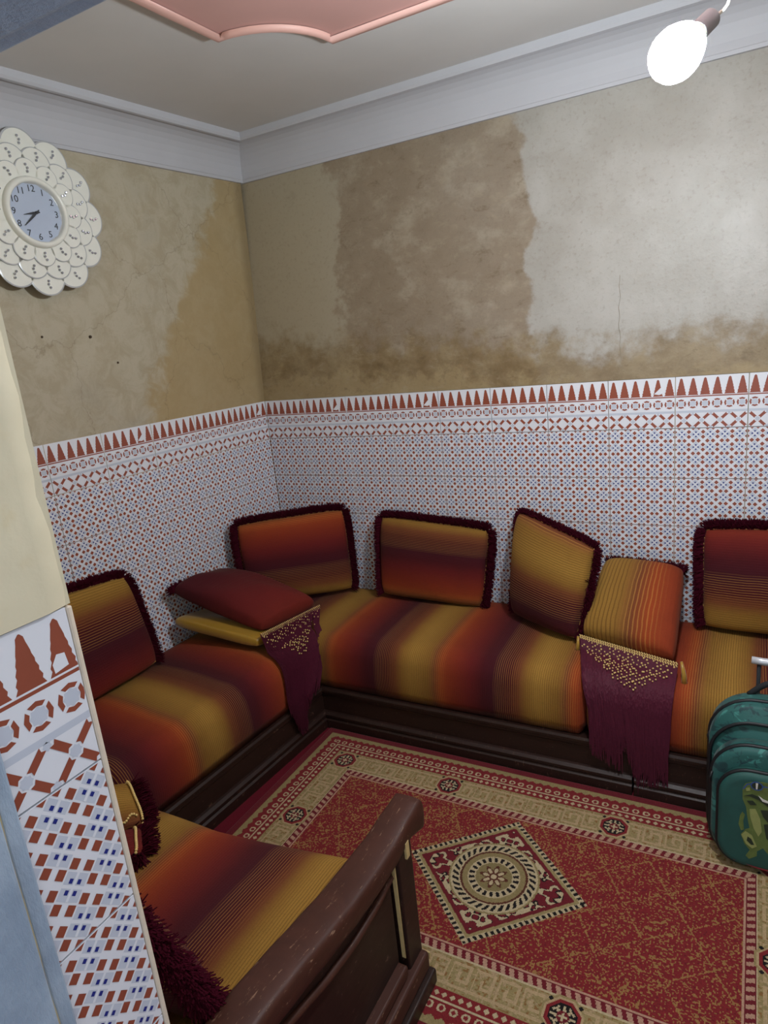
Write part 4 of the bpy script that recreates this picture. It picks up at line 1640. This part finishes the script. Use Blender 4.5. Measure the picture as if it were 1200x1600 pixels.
# red trim along the pocket foot
v, f = tube([bpt(-0.095 + 0.19 * k / 10, -0.900, 0.043 - 0.010 * math.sin(math.pi * k / 10)) for k in range(11)], 0.005, 6)
build('red_trim', v, f, plain('trim_red', lin(150, 40, 56), 0.6), pock, smooth=True)
# grab loop and zip pulls
v, f = tube([bpt(-0.07 + 0.14 * k / 12, -0.715, 0.495 + 0.050 * math.sin(math.pi * k / 12)) for k in range(13)], 0.009, 8)
build('grab_loop', v, f, M_STRAP, bp, smooth=True)
for x, y, z in ((-0.172, -0.772, 0.385), (-0.160, -0.858, 0.300)):
    v, f = tube([bpt(x, y, z), bpt(x - 0.006, y - 0.006, z - 0.014), bpt(x - 0.004, y - 0.008, z - 0.03)], 0.004, 6)
    build('zip_pull', v, f, M_ZIP, bp, smooth=True)
# shoulder straps behind
for s in (-1, 1):
    v, f = tube([bpt(s * 0.06, -0.685, 0.44), bpt(s * 0.085, -0.670, 0.30), bpt(s * 0.10, -0.678, 0.12), bpt(s * 0.12, -0.688, 0.05)], 0.014, 8)
    build('shoulder_strap', v, f, M_STRAP, bp, smooth=True)
# telescopic trolley handle
for s in (-1, 1):
    v, f = tube([bpt(s * 0.045, -0.680, 0.06), bpt(s * 0.045, -0.672, 0.59)], 0.006, 8)
    build('trolley_tube', v, f, M_STRAP, bp, smooth=True)
v, f = tube([bpt(-0.066, -0.672, 0.592), bpt(-0.035, -0.672, 0.590), bpt(0.035, -0.672, 0.590), bpt(0.066, -0.672, 0.592)], 0.0115, 10)
build('trolley_grip', v, f, M_SILV, bp, smooth=True)


# printed reptile on the pocket: flat shapes just above the cloth
def decal(pts, col, lift, name='print_shape'):
    P3 = [bpt(x, -0.9065 - lift, z) for x, z in pts]
    n = len(P3)
    V = P3 + [p + Vector((0, 0.0006, 0)) for p in P3]
    F = [tuple(range(n)), tuple(range(2 * n - 1, n - 1, -1))] + [(i, n + i, n + (i + 1) % n, (i + 1) % n) for i in range(n)]
    return build(name, V, F, col, pock)


M_OL = plain('print_olive', lin(98, 118, 60), 0.6, 0.35, 60); M_DK = plain('print_dark', lin(38, 52, 36), 0.6, 0.2, 60)
M_LT = plain('print_light', lin(150, 160, 96), 0.6, 0.2, 60); M_BF = plain('print_blue', lin(50, 84, 150), 0.4); M_WH = plain('print_white', lin(226, 228, 220), 0.5)
def shift(p, dx=0.0, dz=0.0):
    return [(x + dx, z + dz) for x, z in p]


decal([(-0.078, 0.298), (-0.071, 0.314), (-0.057, 0.322), (-0.028, 0.329), (0.02, 0.327), (0.05, 0.318), (0.078, 0.298), (0.082, 0.268), (0.06, 0.245), (0.066, 0.20), (0.080, 0.16), (0.078, 0.11), (0.05, 0.075), (0.0, 0.085), (-0.019, 0.108), (-0.034, 0.093), (-0.034, 0.076), (-0.054, 0.060), (-0.063, 0.069), (-0.053, 0.092), (-0.068, 0.11), (-0.078, 0.139), (-0.066, 0.16), (-0.056, 0.166), (-0.063, 0.203), (-0.067, 0.235), (-0.077, 0.26)], M_OL, 0.0)
decal([(-0.076, 0.218), (-0.069, 0.209), (-0.073, 0.188), (-0.07, 0.158), (-0.078, 0.153), (-0.085, 0.173), (-0.082, 0.203)], M_OL, 0.0010)
decal([(-0.074, 0.272), (-0.053, 0.283), (-0.037, 0.279), (-0.012, 0.262), (0.03, 0.262), (0.06, 0.275), (0.03, 0.252), (-0.012, 0.252), (-0.036, 0.268), (-0.057, 0.274)], M_DK, 0.0012)
decal([(-0.037, 0.283), (-0.024, 0.274), (-0.008, 0.270), (0.03, 0.268), (0.03, 0.262), (-0.008, 0.263), (-0.026, 0.266)], M_WH, 0.0018)
decal([(-0.058, 0.232), (-0.043, 0.236), (-0.030, 0.207), (-0.024, 0.164), (-0.032, 0.145), (-0.045, 0.169), (-0.055, 0.205)], M_LT, 0.0012)
decal([(-0.030, 0.236), (-0.010, 0.240), (0.000, 0.215), (-0.010, 0.200), (-0.022, 0.215)], M_DK, 0.0014)
decal([(-0.020, 0.190), (-0.004, 0.196), (0.006, 0.165), (0.0, 0.135), (-0.012, 0.145)], M_DK, 0.0014)
decal([(0.012, 0.235), (0.035, 0.238), (0.045, 0.19), (0.040, 0.13), (0.022, 0.12), (0.014, 0.17)], M_LT, 0.0012)
decal([(0.050, 0.225), (0.058, 0.20), (0.064, 0.15), (0.054, 0.13), (0.050, 0.17)], M_DK, 0.0012)
decal([(-0.076, 0.139), (-0.066, 0.154), (-0.049, 0.145), (-0.035, 0.110), (-0.047, 0.100), (-0.064, 0.112)], M_LT, 0.0014)
decal([(-0.060, 0.138), (-0.050, 0.132), (-0.042, 0.114), (-0.050, 0.112), (-0.062, 0.124)], M_DK, 0.0020)
decal([(-0.066, 0.258), (-0.050, 0.262), (-0.040, 0.250), (-0.056, 0.246)], M_DK, 0.0014)
decal([(-0.070, 0.300), (-0.060, 0.304), (-0.058, 0.294), (-0.068, 0.290)], M_LT, 0.0014)
def frame_ring(cx, cz, rx, rz):
    for k in range(10):
        a0, a1 = 2 * math.pi * k / 10, 2 * math.pi * (k + 1) / 10
        p = [(cx + rx * f_ * math.cos(a), cz + rz * f_ * math.sin(a)) for f_, a in ((1.0, a0), (1.0, a1), (0.82, a1), (0.82, a0))]
        decal(p[::-1], M_BF, 0.0034, 'print_frame')


for cx in (-0.042, 0.010):
    decal([(cx + 0.0145 * math.cos(2 * math.pi * k / 12), 0.314 + 0.0125 * math.sin(2 * math.pi * k / 12)) for k in range(12)], M_DK, 0.0030)
    decal([(cx - 0.003, 0.324), (cx + 0.003, 0.324), (cx + 0.002, 0.304), (cx - 0.002, 0.304)], M_WH, 0.0038)
    frame_ring(cx, 0.314, 0.0165, 0.0145)
decal([(-0.027, 0.318), (-0.005, 0.318), (-0.005, 0.315), (-0.027, 0.315)], M_BF, 0.0034)
decal([(-0.078, 0.296), (-0.0745, 0.296), (-0.066, 0.312), (-0.058, 0.316), (-0.058, 0.319), (-0.068, 0.315)], M_BF, 0.0034)
